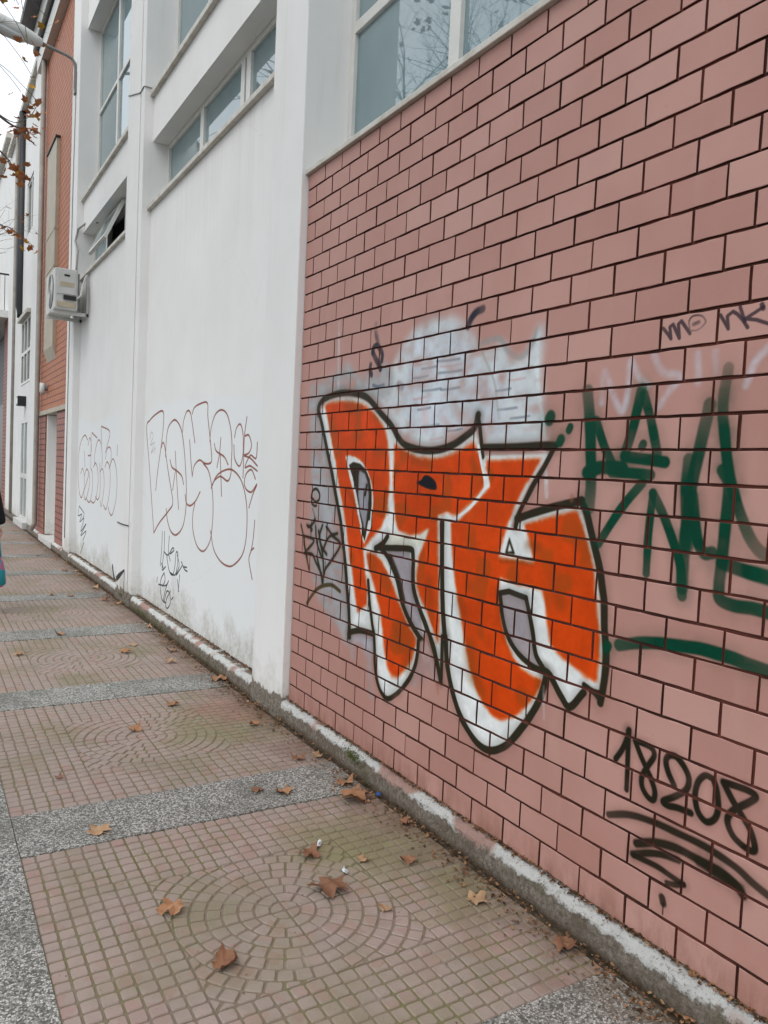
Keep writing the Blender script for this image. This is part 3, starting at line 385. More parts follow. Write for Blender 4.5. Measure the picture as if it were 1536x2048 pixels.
def paint_image(name, items, y0, y1, z0, z1, res, seed):
    """draw the strokes and fills of a wall's graffiti into an image made here; alpha = cover"""
    W, H = int((y1 - y0) / res), int((z1 - z0) / res)
    rgb = np.zeros((H, W, 3)); al = np.zeros((H, W)); rng = np.random.default_rng(seed)
    n1 = vnoise(H, W, .012 / res + 1, rng); n2 = vnoise(H, W, .05 / res, rng); n3 = vnoise(H, W, .16 / res, rng)
    st_ = vnoise(H, int(W / 9) + 2, .006 / res, rng); n4 = np.repeat(st_, 9, axis=1)[:, :W]; n4 = .6 * box_blur(n4, 4) + .4 * n2   # wiping streaks
    def comp(sl, mask, col):
        c = np.array(col) / 255.
        m3 = mask[..., None]
        rgb[sl] = np.where(al[sl][..., None] + m3 > 1e-4, (rgb[sl] * (al[sl] * (1 - mask))[..., None] + c * m3) / np.maximum(al[sl] * (1 - mask) + mask, 1e-4)[..., None], rgb[sl])
        al[sl] = al[sl] * (1 - mask) + mask
    for it in items:
        col, op = it[1], it[2]
        if it[0] == 'f':
            soft, smooth, pts = it[3:]
            p = catmull(pts, 6, True) if smooth else np.array(pts, float)
            px = (p[:, 0] - y0) / res; py = (p[:, 1] - z0) / res
            r = max(1, int(round(soft / res)))
            b = [max(0, int(px.min()) - 3 * r), min(W, int(px.max()) + 3 * r + 2), max(0, int(py.min()) - 3 * r), min(H, int(py.max()) + 3 * r + 2)]
            if b[1] <= b[0] or b[3] <= b[2]: continue
            X, Y = np.meshgrid(np.arange(b[0], b[1]) + .5, np.arange(b[2], b[3]) + .5)
            ins = np.zeros(X.shape, bool)
            for i in range(len(p)):
                xa, ya, xb, yb = px[i - 1], py[i - 1], px[i], py[i]
                if ya == yb: continue
                ins ^= ((ya > Y) != (yb > Y)) & (X < (xb - xa) * (Y - ya) / (yb - ya) + xa)
            mk = box_blur(ins.astype(float), r)
            sl = (slice(b[2], b[3]), slice(b[0], b[1]))
            if op < 1: mk = mk * np.clip(op + (n3[sl] - .5) * .45 + (n4[sl] - .5) * 1.9, 0, 1)
            elif soft > .004: mk = np.clip(mk + (n1[sl] - .5) * .25 * (mk > .02) * (mk < .98), 0, 1)
            comp(sl, mk, col)
        else:
            rad, soft, fade, smooth, pts = it[3:]
            p = catmull(pts, 8) if smooth else np.array(pts, float)
            L = np.concatenate([[0], np.cumsum(np.hypot(*np.diff(p, axis=0).T))]); L /= max(L[-1], 1e-6)
            px = (p[:, 0] - y0) / res; py = (p[:, 1] - z0) / res; rp = rad / res; so_ = max(1.2, rp * soft * 2)
            e = rp + so_ + 2
            b = [max(0, int(px.min() - e)), min(W, int(px.max() + e) + 1), max(0, int(py.min() - e)), min(H, int(py.max() + e) + 1)]
            if b[1] <= b[0] or b[3] <= b[2]: continue
            buf = np.zeros((b[3] - b[2], b[1] - b[0]))
            for i in range(len(p) - 1):
                xa, ya, xb, yb = px[i], py[i], px[i + 1], py[i + 1]
                s = [max(b[0], int(min(xa, xb) - e)), min(b[1], int(max(xa, xb) + e) + 1), max(b[2], int(min(ya, yb) - e)), min(b[3], int(max(ya, yb) + e) + 1)]
                if s[1] <= s[0] or s[3] <= s[2]: continue
                X, Y = np.meshgrid(np.arange(s[0], s[1]) + .5, np.arange(s[2], s[3]) + .5)
                dx, dy = xb - xa, yb - ya; t = np.clip(((X - xa) * dx + (Y - ya) * dy) / max(dx * dx + dy * dy, 1e-9), 0, 1)
                d = np.hypot(X - xa - t * dx, Y - ya - t * dy)
                wob = 1 + .12 * (n2[s[2]:s[3], s[0]:s[1]] - .5)
                a = np.clip((rp * wob + so_ * .5 - d) / so_, 0, 1); a = a * a * (3 - 2 * a)
                if fade > 0:
                    tt = L[i] + (L[i + 1] - L[i]) * t
                    a = a * (1 - fade * np.clip(1 - np.minimum(tt, 1 - tt) / .3, 0, 1) * .9)
                v = buf[s[2] - b[2]:s[3] - b[2], s[0] - b[0]:s[1] - b[0]]
                np.maximum(v, a, out=v)
            sl = (slice(b[2], b[3]), slice(b[0], b[1]))
            mk = buf * op
            mk = mk * np.clip(1.04 + (n3[sl] - .5) * .22 + (n2[sl] - .5) * .22, 0, 1)
            if op < .9 or soft > .5: mk = mk * np.clip(.75 + (n2[sl] - .5) * .6 + (n1[sl] - .5) * .3, 0, 1)
            comp(sl, mk, col)
    warm = (rgb[..., 0] - rgb[..., 2] > .5)[..., None]             # thin coats of orange let the wall grin through
    rgb *= 1 + (.10 * (n3 - .55) + .10 * (n2 - .5) + .05 * (n1 - .5))[..., None]
    patch = np.clip((vnoise(H, W, .09 / res, rng) - .60) * 3.2, 0, .55)[..., None] * warm
    rgb[:] = np.clip(rgb * (1 - patch) + patch * np.array([.60, .28, .08]), 0, 1)
    img = bpy.data.images.new(name, W, H, alpha=True)
    img.alpha_mode = 'CHANNEL_PACKED'
    img.pixels.foreach_set(np.dstack([rgb, al]).astype(np.float32).ravel())
    img.update(); img.pack()
    return img

# ------------------------------------------------------------------ materials
class NT:
    def __init__(s, name, rough=.8, spec=.3):
        s.m = bpy.data.materials.new(name); s.m.use_nodes = True; s.t = s.m.node_tree; s.b = s.t.nodes['Principled BSDF']
        s.b.inputs['Roughness'].default_value = rough; s.b.inputs['Specular IOR Level'].default_value = spec
        s.geo = s.n('ShaderNodeNewGeometry'); s.pos = s.geo.outputs['Position']
    def n(s, k, **kw):
        x = s.t.nodes.new(k)
        for a, v in kw.items(): setattr(x, a, v)
        return x
    def l(s, a, b): s.t.links.new(a, b)
    def noise(s, scale, detail=4, rough=.6, vec=None, stretch=None):
        x = s.n('ShaderNodeTexNoise'); x.inputs['Scale'].default_value = scale; x.inputs['Detail'].default_value = detail; x.inputs['Roughness'].default_value = rough
        v = vec or s.pos
        if stretch:
            mp = s.n('ShaderNodeMapping'); mp.inputs['Scale'].default_value = stretch; s.l(v, mp.inputs[0]); v = mp.outputs[0]
        s.l(v, x.inputs['Vector']); return x.outputs['Fac']
    def vor(s, scale, feature='F1', out='Distance', vec=None):
        x = s.n('ShaderNodeTexVoronoi', feature=feature); x.inputs['Scale'].default_value = scale; s.l(vec or s.pos, x.inputs['Vector']); return x.outputs[out]
    def ramp(s, f, stops, interp='LINEAR'):
        x = s.n('ShaderNodeValToRGB'); x.color_ramp.interpolation = interp; e = x.color_ramp.elements
        while len(e) < len(stops): e.new(.5)
        for el, (p, c) in zip(e, stops): el.position = p; el.color = (*(c if isinstance(c, tuple) else (c,) * 3), 1)
        s.l(f, x.inputs[0]); return x.outputs[0]
    def mr(s, f, a, b, c=0., d=1.):
        x = s.n('ShaderNodeMapRange'); s.l(f, x.inputs[0])
        for i, v in enumerate((a, b, c, d)): x.inputs[i + 1].default_value = v
        return x.outputs[0]
    def mix(s, f, a, b, mode='MIX'):
        x = s.n('ShaderNodeMix', data_type='RGBA', blend_type=mode)
        for v, i in ((f, 0), (a, 6), (b, 7)):
            if hasattr(v, 'links'): s.l(v, x.inputs[i])
            else: x.inputs[i].default_value = v if i == 0 else (*v, 1)
        return x.outputs[2]
    def math(s, op, a, b=0.):
        x = s.n('ShaderNodeMath', operation=op)
        for v, i in ((a, 0), (b, 1)):
            if hasattr(v, 'links'): s.l(v, x.inputs[i])
            else: x.inputs[i].default_value = v
        return x.outputs[0]
    def xyz(s):
        x = s.n('ShaderNodeSeparateXYZ'); s.l(s.pos, x.inputs[0]); return x.outputs
    def col(s, c):
        if hasattr(c, 'links'): s.l(c, s.b.inputs['Base Color'])
        else: s.b.inputs['Base Color'].default_value = (*c, 1)
    def bump(s, f, strength=.3, dist=.01):
        x = s.n('ShaderNodeBump'); x.inputs['Strength'].default_value = strength; x.inputs['Distance'].default_value = dist
        s.l(f, x.inputs['Height']); s.l(x.outputs[0], s.b.inputs['Normal'])
    def paint(s, base, img, y0, y1, z0, z1):
        p = s.xyz(); cb = s.n('ShaderNodeCombineXYZ')
        for i, (a, b) in enumerate(((y0, y1), (z0, z1))):
            o = s.mr(p[i + 1], a, b); o.node.clamp = False; s.l(o, cb.inputs[i])
        t = s.n('ShaderNodeTexImage', image=img, extension='CLIP', interpolation='Linear'); s.l(cb.outputs[0], t.inputs[0])
        return s.mix(t.outputs['Alpha'], base, t.outputs['Color']), t
MAT = {}
def plain(name, c, rough=.6, spec=.3, var=.15, scale=12, metal=0, bump=0.):
    k = NT(name, rough, spec); f = k.noise(scale)
    k.col(k.mix(k.mr(f, .3, .7), tuple(v * (1 - var) for v in c), tuple(min(1, v * (1 + var)) for v in c)))
    k.b.inputs['Metallic'].default_value = metal
    if bump: k.bump(k.noise(scale * 8), bump, .004)
    MAT[name] = k.m; return k.m

BR = (1.05, 4.30, .15, 2.45)
img_brick = paint_image('brick_graffiti', PAINT_BRICK, *BR, .0021, 3)
WL = (4.6, 12.2, 0., 2.4)
img_wall = paint_image('wall_graffiti', PAINT_WALL, *WL, .004, 5)

k = NT('tile_pink', .46, .1)                                   # painted clay tiles
oi = k.n('ShaderNodeObjectInfo')
base = k.mix(k.mr(k.noise(2.2, 3), .35, .65), (.45, .235, .195), (.50, .272, .23))
base = k.mix(k.math('MULTIPLY', k.mr(oi.outputs['Random'], 0., .5, 1., 0.), .55), base, (.385, .185, .15))
base = k.mix(k.math('MULTIPLY', k.mr(oi.outputs['Random'], .6, 1.), .45), base, (.535, .315, .27))
base = k.mix(k.math('MULTIPLY', k.mr(k.noise(60, 5, .7), .62, .75), .35), base, (.28, .13, .10))
zz = k.xyz()[2]
grime = k.math('MULTIPLY', k.mr(zz, .24, .10), k.mr(k.noise(14, 5, .7, stretch=(1, 1, .35)), .38, .62))
base = k.mix(k.math('MULTIPLY', grime, .7), base, (.22, .095, .06))
base = k.mix(k.math('MULTIPLY', k.mr(k.noise(5, 4, .6, stretch=(1, 1, .15)), .60, .74), .22), base, (.55, .36, .31))
base = k.mix(k.math('MULTIPLY', k.mr(k.noise(9, 6, .75), .60, .72), .16), base, (.33, .16, .13))
base = k.mix(k.math('MULTIPLY', k.mr(k.noise(130, 2), .74, .78), .5), base, (.20, .09, .07))
c_, t_ = k.paint(base, img_brick, *BR)
k.col(c_); k.l(k.mr(t_.outputs['Alpha'], 0., 1., .26, .08), k.b.inputs['Specular IOR Level'])
k.bump(k.math('ADD', k.noise(35, 3), k.math('MULTIPLY', k.noise(260, 2), .25)), .12, .004)
MAT['tile'] = k.m
k = NT('tile_joint', .9, .1)
k.col(k.mix(k.mr(k.noise(3.5, 4), .40, .62), (.075, .033, .026), (.175, .058, .042)))
k.bump(k.noise(90), .5, .004); MAT['joint'] = k.m

k = NT('white_render', .75, .2)                                 # painted render, stained at the foot
z_ = k.xyz()
base = k.mix(k.mr(k.noise(1.3, 4), .35, .65), (.765, .755, .735), (.81, .805, .79))
patch = k.math('MULTIPLY', k.mr(k.math('ADD', z_[2], k.math('MULTIPLY', k.noise(.9, 2), .5)), 2.28, 2.22), 1.)
base = k.mix(k.math('MULTIPLY', patch, .8), base, (.785, .805, .81))
st1 = k.math('MULTIPLY', k.mr(k.math('ADD', z_[2], k.math('MULTIPLY', k.noise(2.4, 5, .65), -1.1)), -.15, -.42), k.mr(k.noise(26, 4), .2, .6))
base = k.mix(k.math('MULTIPLY', st1, .65), base, (.36, .33, .26))
run = k.math('MULTIPLY', k.mr(k.noise(7, 4, .6, stretch=(1, 1, .06)), .60, .80), .10)
base = k.mix(run, base, (.50, .47, .41))
drip = k.math('MULTIPLY', k.math('MULTIPLY', k.mr(z_[2], 2.9, 3.98), k.mr(z_[2], 4.02, 4.0)), k.mr(k.noise(11, 4, .6, stretch=(1, 1, .03)), .50, .70))
base = k.mix(k.math('MULTIPLY', drip, .2), base, (.42, .38, .31))
crk = k.vor(.85, 'DISTANCE_TO_EDGE', vec=k.mix(.12, k.pos, k.noise(2.2, 4)))
base = k.mix(k.math('MULTIPLY', k.mr(crk, .0022, .0008), k.math('MULTIPLY', k.mr(k.noise(.8, 2), .5, .58), .13)), base, (.35, .33, .30))
spk = k.mr(k.noise(150, 2, .5), .73, .78)
base = k.mix(k.math('MULTIPLY', spk, .35), base, (.3, .28, .25))
c_, t_ = k.paint(base, img_wall, *WL)
k.col(c_); k.bump(k.math('ADD', k.noise(22, 4), k.math('MULTIPLY', k.noise(180, 2), .3)), .10, .006); MAT['white'] = k.m
k = NT('white_trim', .75, .2)                                   # same paint on pillars, bands and sills
z_ = k.xyz()
base = k.mix(k.mr(k.noise(1.1, 4), .35, .65), (.765, .757, .738), (.81, .805, .79))
run = k.math('MULTIPLY', k.mr(k.noise(9, 4, .65, stretch=(1, 1, .08)), .58, .78), .14)
base = k.mix(run, base, (.46, .43, .37))
st1 = k.math('MULTIPLY', k.mr(k.math('ADD', z_[2], k.math('MULTIPLY', k.noise(3.2, 5, .65), -.9)), -.10, -.36), k.mr(k.noise(24, 4), .2, .6))
base = k.mix(k.math('MULTIPLY', st1, .6), base, (.38, .34, .26))
foot = k.mr(k.math('ADD', z_[2], k.math('MULTIPLY', k.noise(9, 4), -.16)), .045, .03)
base = k.mix(foot, base, (.20, .17, .14))
k.col(base); k.bump(k.noise(24, 4), .12, .006); MAT['trim'] = k.m
k = NT('sill_marble', .5, .35)
k.col(k.mix(k.mr(k.noise(8, 5), .4, .7), (.62, .59, .53), (.44, .40, .34))); MAT['sill'] = k.m

k = NT('plinth_concrete', .9, .15)                              # cast plinth, flaking white paint on its upper edge
z_ = k.xyz(); g0 = k.mix(k.mr(k.noise(55, 6, .8), .38, .62), (.15, .122, .095), (.38, .33, .275))
g0 = k.mix(k.math('MULTIPLY', k.mr(k.noise(9, 5, .7, stretch=(1, 1, .4)), .45, .65), .65), g0, (.18, .14, .10))
g0 = k.mix(k.mr(k.math('ADD', z_[2], k.math('MULTIPLY', k.noise(18, 4), .05)), .055, .02), g0, (.11, .078, .05))
g0 = k.mix(k.math('MULTIPLY', k.mr(k.noise(5, 4), .58, .72), .6), g0, (.13, .125, .065))
edge = k.math('ADD', z_[2], k.math('MULTIPLY', k.math('SUBTRACT', k.noise(13, 6, .75), .5), .12))
wm = k.math('MULTIPLY', k.mr(edge, .070, .081), k.mr(k.math('ADD', z_[0], k.math('MULTIPLY', k.noise(20, 4), .03)), .012, .002))
wm = k.math('MAXIMUM', wm, k.math('MULTIPLY', k.mr(edge, .070, .081), k.mr(k.noise(11, 5, .7), .5, .56)))
pk = k.mr(k.noise(2.1, 2), .56, .60)
wcol = k.mix(pk, (.76, .76, .73), (.52, .33, .28))
wcol = k.mix(k.mr(k.noise(70, 4, .7), .56, .66), wcol, (.36, .33, .29))
k.col(k.mix(wm, g0, wcol)); k.bump(k.math('ADD', k.noise(60, 6, .8), k.noise(14, 3)), 1., .02); MAT['plinth'] = k.m
k = NT('bare_concrete', .9, .15); k.col(k.mix(k.mr(k.noise(40, 5, .7), .35, .65), (.11, .09, .07), (.30, .265, .22))); k.bump(k.noise(60, 6, .75), .8, .012); MAT['bare'] = k.m

k = NT('cobble_relief', .82, .25)                               # moulded paving slabs
pos = k.pos
base = k.mix(k.mr(k.noise(1.6, 4), .35, .65), (.385, .29, .25), (.35, .285, .252))
vv = k.vor(19, out='Color'); sv = k.n('ShaderNodeSeparateColor'); k.l(vv, sv.inputs[0])
base = k.mix(k.math('MULTIPLY', sv.outputs[0], .38), base, (.285, .24, .215))
base = k.mix(k.math('MULTIPLY', k.mr(sv.outputs[1], .72, .95), .42), base, (.36, .20, .165))
moss = k.math('MULTIPLY', k.mr(k.noise(1.5, 4, .65), .47, .66), .6)
base = k.mix(moss, base, (.205, .19, .10))
xw = k.xyz()
def blot(cx, cy, r_):                                            # patch of growth or wear with a ragged rim
    d = k.math('SQRT', k.math('ADD', k.math('POWER', k.math('SUBTRACT', xw[0], cx), 2.), k.math('POWER', k.math('SUBTRACT', xw[1], cy), 2.)))
    return k.mr(k.math('ADD', d, k.math('MULTIPLY', k.math('SUBTRACT', k.noise(4.5, 5, .65), .5), .7)), r_, r_ * .35)
gm = k.math('MAXIMUM', blot(-.36, 2.62, .40), k.math('MAXIMUM', blot(-.42, 4.15, .42), blot(-.25, 2.15, .25)))
base = k.mix(k.math('MULTIPLY', gm, .62), base, (.215, .205, .085))
redp = k.math('MAXIMUM', k.math('MULTIPLY', k.math('MULTIPLY', k.mr(xw[0], -.42, -.12), k.mr(k.noise(1.25, 3), .46, .58)), .5), blot(-.18, 4.45, .42))
base = k.mix(k.math('MULTIPLY', redp, .6), base, (.37, .175, .15))
dirt = k.math('MULTIPLY', k.mr(xw[0], -.5, -.03), k.mr(k.noise(5, 5, .65), .36, .66))
base = k.mix(k.math('MULTIPLY', dirt, .75), base, (.105, .078, .055))
drift = k.math('MULTIPLY', k.mr(xw[0], -.24, -.06), k.mr(k.noise(9, 5, .7), .30, .52))
base = k.mix(k.math('MULTIPLY', drift, .8), base, (.155, .10, .065))
base = k.mix(k.math('MULTIPLY', k.mr(k.noise(120, 4, .7), .55, .75), .35), base, (.13, .10, .08))
k.col(base); k.bump(k.math('ADD', k.noise(45, 4), k.noise(240, 3)), .35, .004); MAT['cobble'] = k.m
k = NT('cobble_joint', .95, .1)
base = k.mix(k.mr(k.noise(2.2, 4), .42, .6), (.235, .185, .145), (.19, .175, .09))
base = k.mix(k.mr(k.noise(7, 4), .56, .7), base, (.29, .24, .20))
k.col(base); k.bump(k.noise(150, 4), .6, .004); MAT['cjoint'] = k.m

k = NT('terrazzo', .7, .3)                                      # washed pebble slabs: pale and dark chips
v1 = k.vor(145, out='Color'); s1 = k.n('ShaderNodeSeparateColor'); k.l(v1, s1.inputs[0])
chip = k.ramp(s1.outputs[0], [(0, (.10, .10, .095)), (.20, (.19, .185, .17)), (.36, (.36, .35, .325)), (.60, (.58, .565, .53)), (.90, (.26, .25, .23))], 'CONSTANT')
ed = k.vor(145, 'DISTANCE_TO_EDGE'); chip = k.mix(k.mr(ed, .10, .03), chip, (.13, .125, .11))
chip = k.mix(k.math('MULTIPLY', k.mr(k.noise(2.5, 4), .45, .68), .5), chip, (.10, .095, .075))
tx = k.xyz(); td = k.math('MULTIPLY', k.mr(tx[0], -.34, -.07), k.mr(k.noise(7, 5, .7), .34, .58))
chip = k.mix(k.math('MULTIPLY', td, .85), chip, (.13, .088, .055))
k.col(chip); k.bump(ed, .35, .003); MAT['terrazzo'] = k.m
k = NT('soil', .95, .1); k.col(k.mix(k.mr(k.noise(30, 5), .35, .65), (.045, .034, .024), (.12, .088, .06))); k.bump(k.noise(80), .8, .01); MAT['soil'] = k.m
k = NT('asphalt', .9, .2); k.col(k.mix(k.mr(k.noise(60, 5), .35, .65), (.035, .035, .035), (.075, .073, .07))); k.bump(k.noise(120), .6, .006); MAT['asphalt'] = k.m
k = NT('ground', .95, .1); k.col(k.mix(k.mr(k.noise(.3, 5), .35, .65), (.06, .06, .05), (.11, .10, .085))); MAT['ground'] = k.m

k = NT('window_glass', .02, .5)                                 # panes backed by pale blue film
k.b.inputs['IOR'].default_value = 2.2
k.col(k.mix(k.mr(k.noise(.9, 3), .35, .65), (.15, .235, .26), (.20, .285, .30)))
k.bump(k.noise(1.7, 1), .03, .02); MAT['glass'] = k.m
k = NT('clear_glass', .02, .5); k.col((.03, .04, .045)); MAT['darkglass'] = k.m
plain('frame_white', (.66, .655, .62), .4, .4, .06, 6)
plain('dark_room', (.05, .05, .05), .9)
plain('metal_beige', (.42, .365, .285), .55, .3, .10, 3)
plain('metal_grey', (.20, .195, .185), .5, .4, .15, 5)
plain('pipe_taupe', (.34, .31, .275), .6, .3, .15, 5)
plain('metal_black', (.018, .018, .02), .5, .4, .15, 5)
plain('plastic_white', (.60, .60, .575), .5, .4, .06, 4)
plain('plastic_dirty', (.50, .42, .31), .6, .3, .15, 9)
plain('rust', (.20, .085, .035), .8, .2, .3, 40)
plain('cable', (.30, .29, .28), .6)
plain('cable_dark', (.06, .06, .062), .6)
plain('marble_step', (.62, .61, .59), .5, .35, .08, 6)
plain('eave_grey', (.17, .175, .18), .7, .2, .12, 4)
plain('bark', (.16, .14, .115), .9, .1, .35, 9, bump=.6)
plain('twig', (.15, .125, .105), .9, .1, .2, 9)
plain('lens', (.55, .56, .55), .25, .5, .05, 4)
plain('lamp_shell', (.60, .60, .58), .5, .4, .08, 4)
plain('label_print', (.03, .03, .03), .6)
plain('paper', (.62, .66, .70), .7)
plain('cap_blue', (.02, .09, .35), .4, .5)
plain('coat', (.014, .014, .016), .85, .2, .2, 30)
plain('trousers', (.03, .035, .05), .9, .1, .2, 30)
plain('skin', (.45, .26, .19), .55, .3, .08, 20)
plain('hair', (.025, .018, .014), .6)
plain('moss', (.10, .12, .03), .95, .1, .4, 60)
k = NT('bag_teal', .45, .4); k.col(k.ramp(k.noise(9, 2), [(.0, (.01, .22, .27)), (.56, (.015, .27, .33)), (.60, (.55, .05, .17)), (.66, (.55, .05, .17)), (.68, (.02, .24, .30))], 'CONSTANT')); MAT['bag'] = k.m
def leafmat(name, a, b, trans=.0):
    k = NT(name, .7, .25); oi = k.n('ShaderNodeObjectInfo')
    f = k.mr(k.noise(38, 4, .65), .34, .66); c = k.mix(f, a, b)
    c = k.mix(k.math('MULTIPLY', oi.outputs['Random'], .45), c, tuple(v * .55 for v in a))
    k.col(c); k.bump(k.noise(110, 3), .4, .004); MAT[name] = k.m
leafmat('leaf_orange', (.37, .18, .09), (.46, .25, .135))
leafmat('leaf_tan', (.50, .33, .19), (.42, .25, .14))
leafmat('leaf_brown', (.22, .105, .06), (.32, .16, .09))
leafmat('leaf_tree', (.46, .19, .075), (.36, .13, .05))
leafmat('leaf_yellow', (.55, .30, .03), (.45, .22, .03))
k = NT('litter', .9, .1); vv = k.vor(55, out='Color'); s1 = k.n('ShaderNodeSeparateColor'); k.l(vv, s1.inputs[0])
k.col(k.ramp(s1.outputs[0], [(0, (.07, .04, .022)), (.3, (.17, .085, .045)), (.55, (.26, .14, .075)), (.8, (.11, .065, .04)), (.93, (.36, .22, .12))], 'CONSTANT')); MAT['litter'] = k.m
def brickmat(name, c1, c2, cj, bw, bh, mortar):
    k = NT(name, .6, .25); p = k.xyz(); cb = k.n('ShaderNodeCombineXYZ'); k.l(p[1], cb.inputs[0]); k.l(p[2], cb.inputs[1])
    b = k.n('ShaderNodeTexBrick'); k.l(cb.outputs[0], b.inputs['Vector'])
    b.inputs['Color1'].default_value = (*c1, 1); b.inputs['Color2'].default_value = (*c2, 1); b.inputs['Mortar'].default_value = (*cj, 1)
    b.inputs['Scale'].default_value = 1; b.inputs['Brick Width'].default_value = bw; b.inputs['Row Height'].default_value = bh; b.inputs['Mortar Size'].default_value = mortar
    k.col(k.mix(k.math('MULTIPLY', k.mr(k.noise(1.5, 4), .4, .7), .3), b.outputs[0], tuple(v * .7 for v in c1)))
    x = k.n('ShaderNodeBump', invert=True); x.inputs['Strength'].default_value = .8; x.inputs['Distance'].default_value = .008
    k.l(b.outputs['Fac'], x.inputs['Height']); k.l(x.outputs[0], k.b.inputs['Normal']); MAT[name] = k.m
brickmat('brick_red', (.48, .185, .095), (.44, .165, .085), (.16, .055, .04), .2, .1, .009)
brickmat('brick_dull', (.38, .165, .13), (.34, .145, .115), (.09, .035, .03), .2, .1, .010)

# ------------------------------------------------------------------ mesh helpers
class MB:
    def __init__(s): s.v = []; s.f = []; s.mi = []
    def add(s, vs, fs, mi=0):
        o = len(s.v); s.v += [tuple(p) for p in vs]; s.f += [tuple(i + o for i in f) for f in fs]; s.mi += [mi] * len(fs); return s
    def box(s, x0, x1, y0, y1, z0, z1, mi=0):
        vs = [(x, y, z) for z in (z0, z1) for y in (y0, y1) for x in (x0, x1)]
        return s.add(vs, [(0, 2, 3, 1), (4, 5, 7, 6), (0, 1, 5, 4), (2, 6, 7, 3), (0, 4, 6, 2), (1, 3, 7, 5)], mi)
    def tube(s, pts, rads, n=8, cap=True, mi=0):
        pts = [Vector(p) for p in pts]
        if not hasattr(rads, '__len__'): rads = [rads] * len(pts)
        rings = []; prev = None
        for i, p in enumerate(pts):
            d = (pts[min(i + 1, len(pts) - 1)] - pts[max(i - 1, 0)]).normalized()
            a = prev if prev and abs(prev.dot(d)) < .95 else (Vector((0, 0, 1)) if abs(d.z) < .9 else Vector((1, 0, 0)))
            e1 = (a - d * a.dot(d)).normalized(); e2 = d.cross(e1); prev = e1
            rings.append([p + (e1 * math.cos(2 * math.pi * j / n) + e2 * math.sin(2 * math.pi * j / n)) * rads[i] for j in range(n)])
        vs = [q for r_ in rings for q in r_]; fs = []
        for i in range(len(pts) - 1):
            for j in range(n): fs.append((i * n + j, i * n + (j + 1) % n, (i + 1) * n + (j + 1) % n, (i + 1) * n + j))
        if cap: fs += [tuple(range(n))[::-1], tuple((len(pts) - 1) * n + j for j in range(n))]
        return s.add(vs, fs, mi)
    def mesh(s, name, mats, smooth=False):
        me = bpy.data.meshes.new(name); me.from_pydata(s.v, [], s.f)
        for mm in (mats if isinstance(mats, (list, tuple)) else [mats]): me.materials.append(MAT[mm])
        me.polygons.foreach_set('material_index', s.mi)
        if smooth: me.polygons.foreach_set('use_smooth', [True] * len(s.f))
        me.update(); return me
    def build(s, name, mats, parent=None, smooth=False, bevel=0., loc=None):
        o = link(name, s.mesh(name, mats, smooth), parent)
        if loc: o.location = loc
        if bevel:
            b = o.modifiers.new('bevel', 'BEVEL'); b.width = bevel; b.segments = 2; b.limit_method = 'ANGLE'
        return o
def link(name, me, parent=None):
    o = bpy.data.objects.new(name, me); COL.objects.link(o)
    if parent is not None: o.parent = parent
    return o
def tag(o, label, cat, group=None):
    o['label'] = label; o['category'] = cat
    if group: o['group'] = group
    return o
def thing(name, label, cat, loc=(0, 0, 0), group=None):
    o = bpy.data.objects.new(name, None); COL.objects.link(o); o.location = loc; o.empty_display_size = .2
    return tag(o, label, cat, group)
def struct(o): o['kind'] = 'structure'; return o
def stuff(o): o['kind'] = 'stuff'; return o
def bx(name, mat, parent, x0, x1, y0, y1, z0, z1, bevel=0.):
    return MB().box(x0, x1, y0, y1, z0, z1).build(name, mat, parent, bevel=bevel)

# ------------------------------------------------------------------ ground, road, pavement
struct(MB().add([(-300, -300, -.16), (300, -300, -.16), (300, 300, -.16), (-300, 300, -.16)], [(0, 1, 2, 3)]).build('ground', 'ground'))
struct(MB().add([(-10.5, -60, -.14), (-2.75, -60, -.14), (-2.75, 140, -.14), (-10.5, 140, -.14)], [(0, 1, 2, 3)]).build('road', 'asphalt'))
pave = struct(MB().box(-2.6, .3, -4, 60, -.16, -.013).build('pavement', 'soil'))
kerb = struct(MB().build('road_kerb', 'marble_step'))
for i in range(44):
    MB().box(-2.745, -2.603, -4 + i * 1., -4 + i * 1. + .994, -.16, .002).build('kerb_stone', 'eave_grey', kerb, bevel=.012)

S = .373; X1, X0 = -.088, -.088 - 4 * S
PER = 5 * S; YB = 1.588                                          # YB: far edge of a pebble band
def clip(poly, x0, x1, y0, y1):
    for ax, lim, sg in ((0, x0, 1), (0, x1, -1), (1, y0, 1), (1, y1, -1)):
        o = []
        for i in range(len(poly)):
            a, b = poly[i - 1], poly[i]; da, db = sg * (a[ax] - lim), sg * (b[ax] - lim)
            if (da >= 0) != (db >= 0):
                t = da / (da - db); o.append((a[0] + (b[0] - a[0]) * t, a[1] + (b[1] - a[1]) * t))
            if db >= 0: o.append(b)
        poly = o
        if len(poly) < 3: return []
    return poly
def area(p): return abs(sum(p[i - 1][0] * p[i][1] - p[i][0] * p[i - 1][1] for i in range(len(p)))) / 2
def ccw(p): return p if sum(p[i - 1][0] * p[i][1] - p[i][0] * p[i - 1][1] for i in range(len(p))) > 0 else p[::-1]
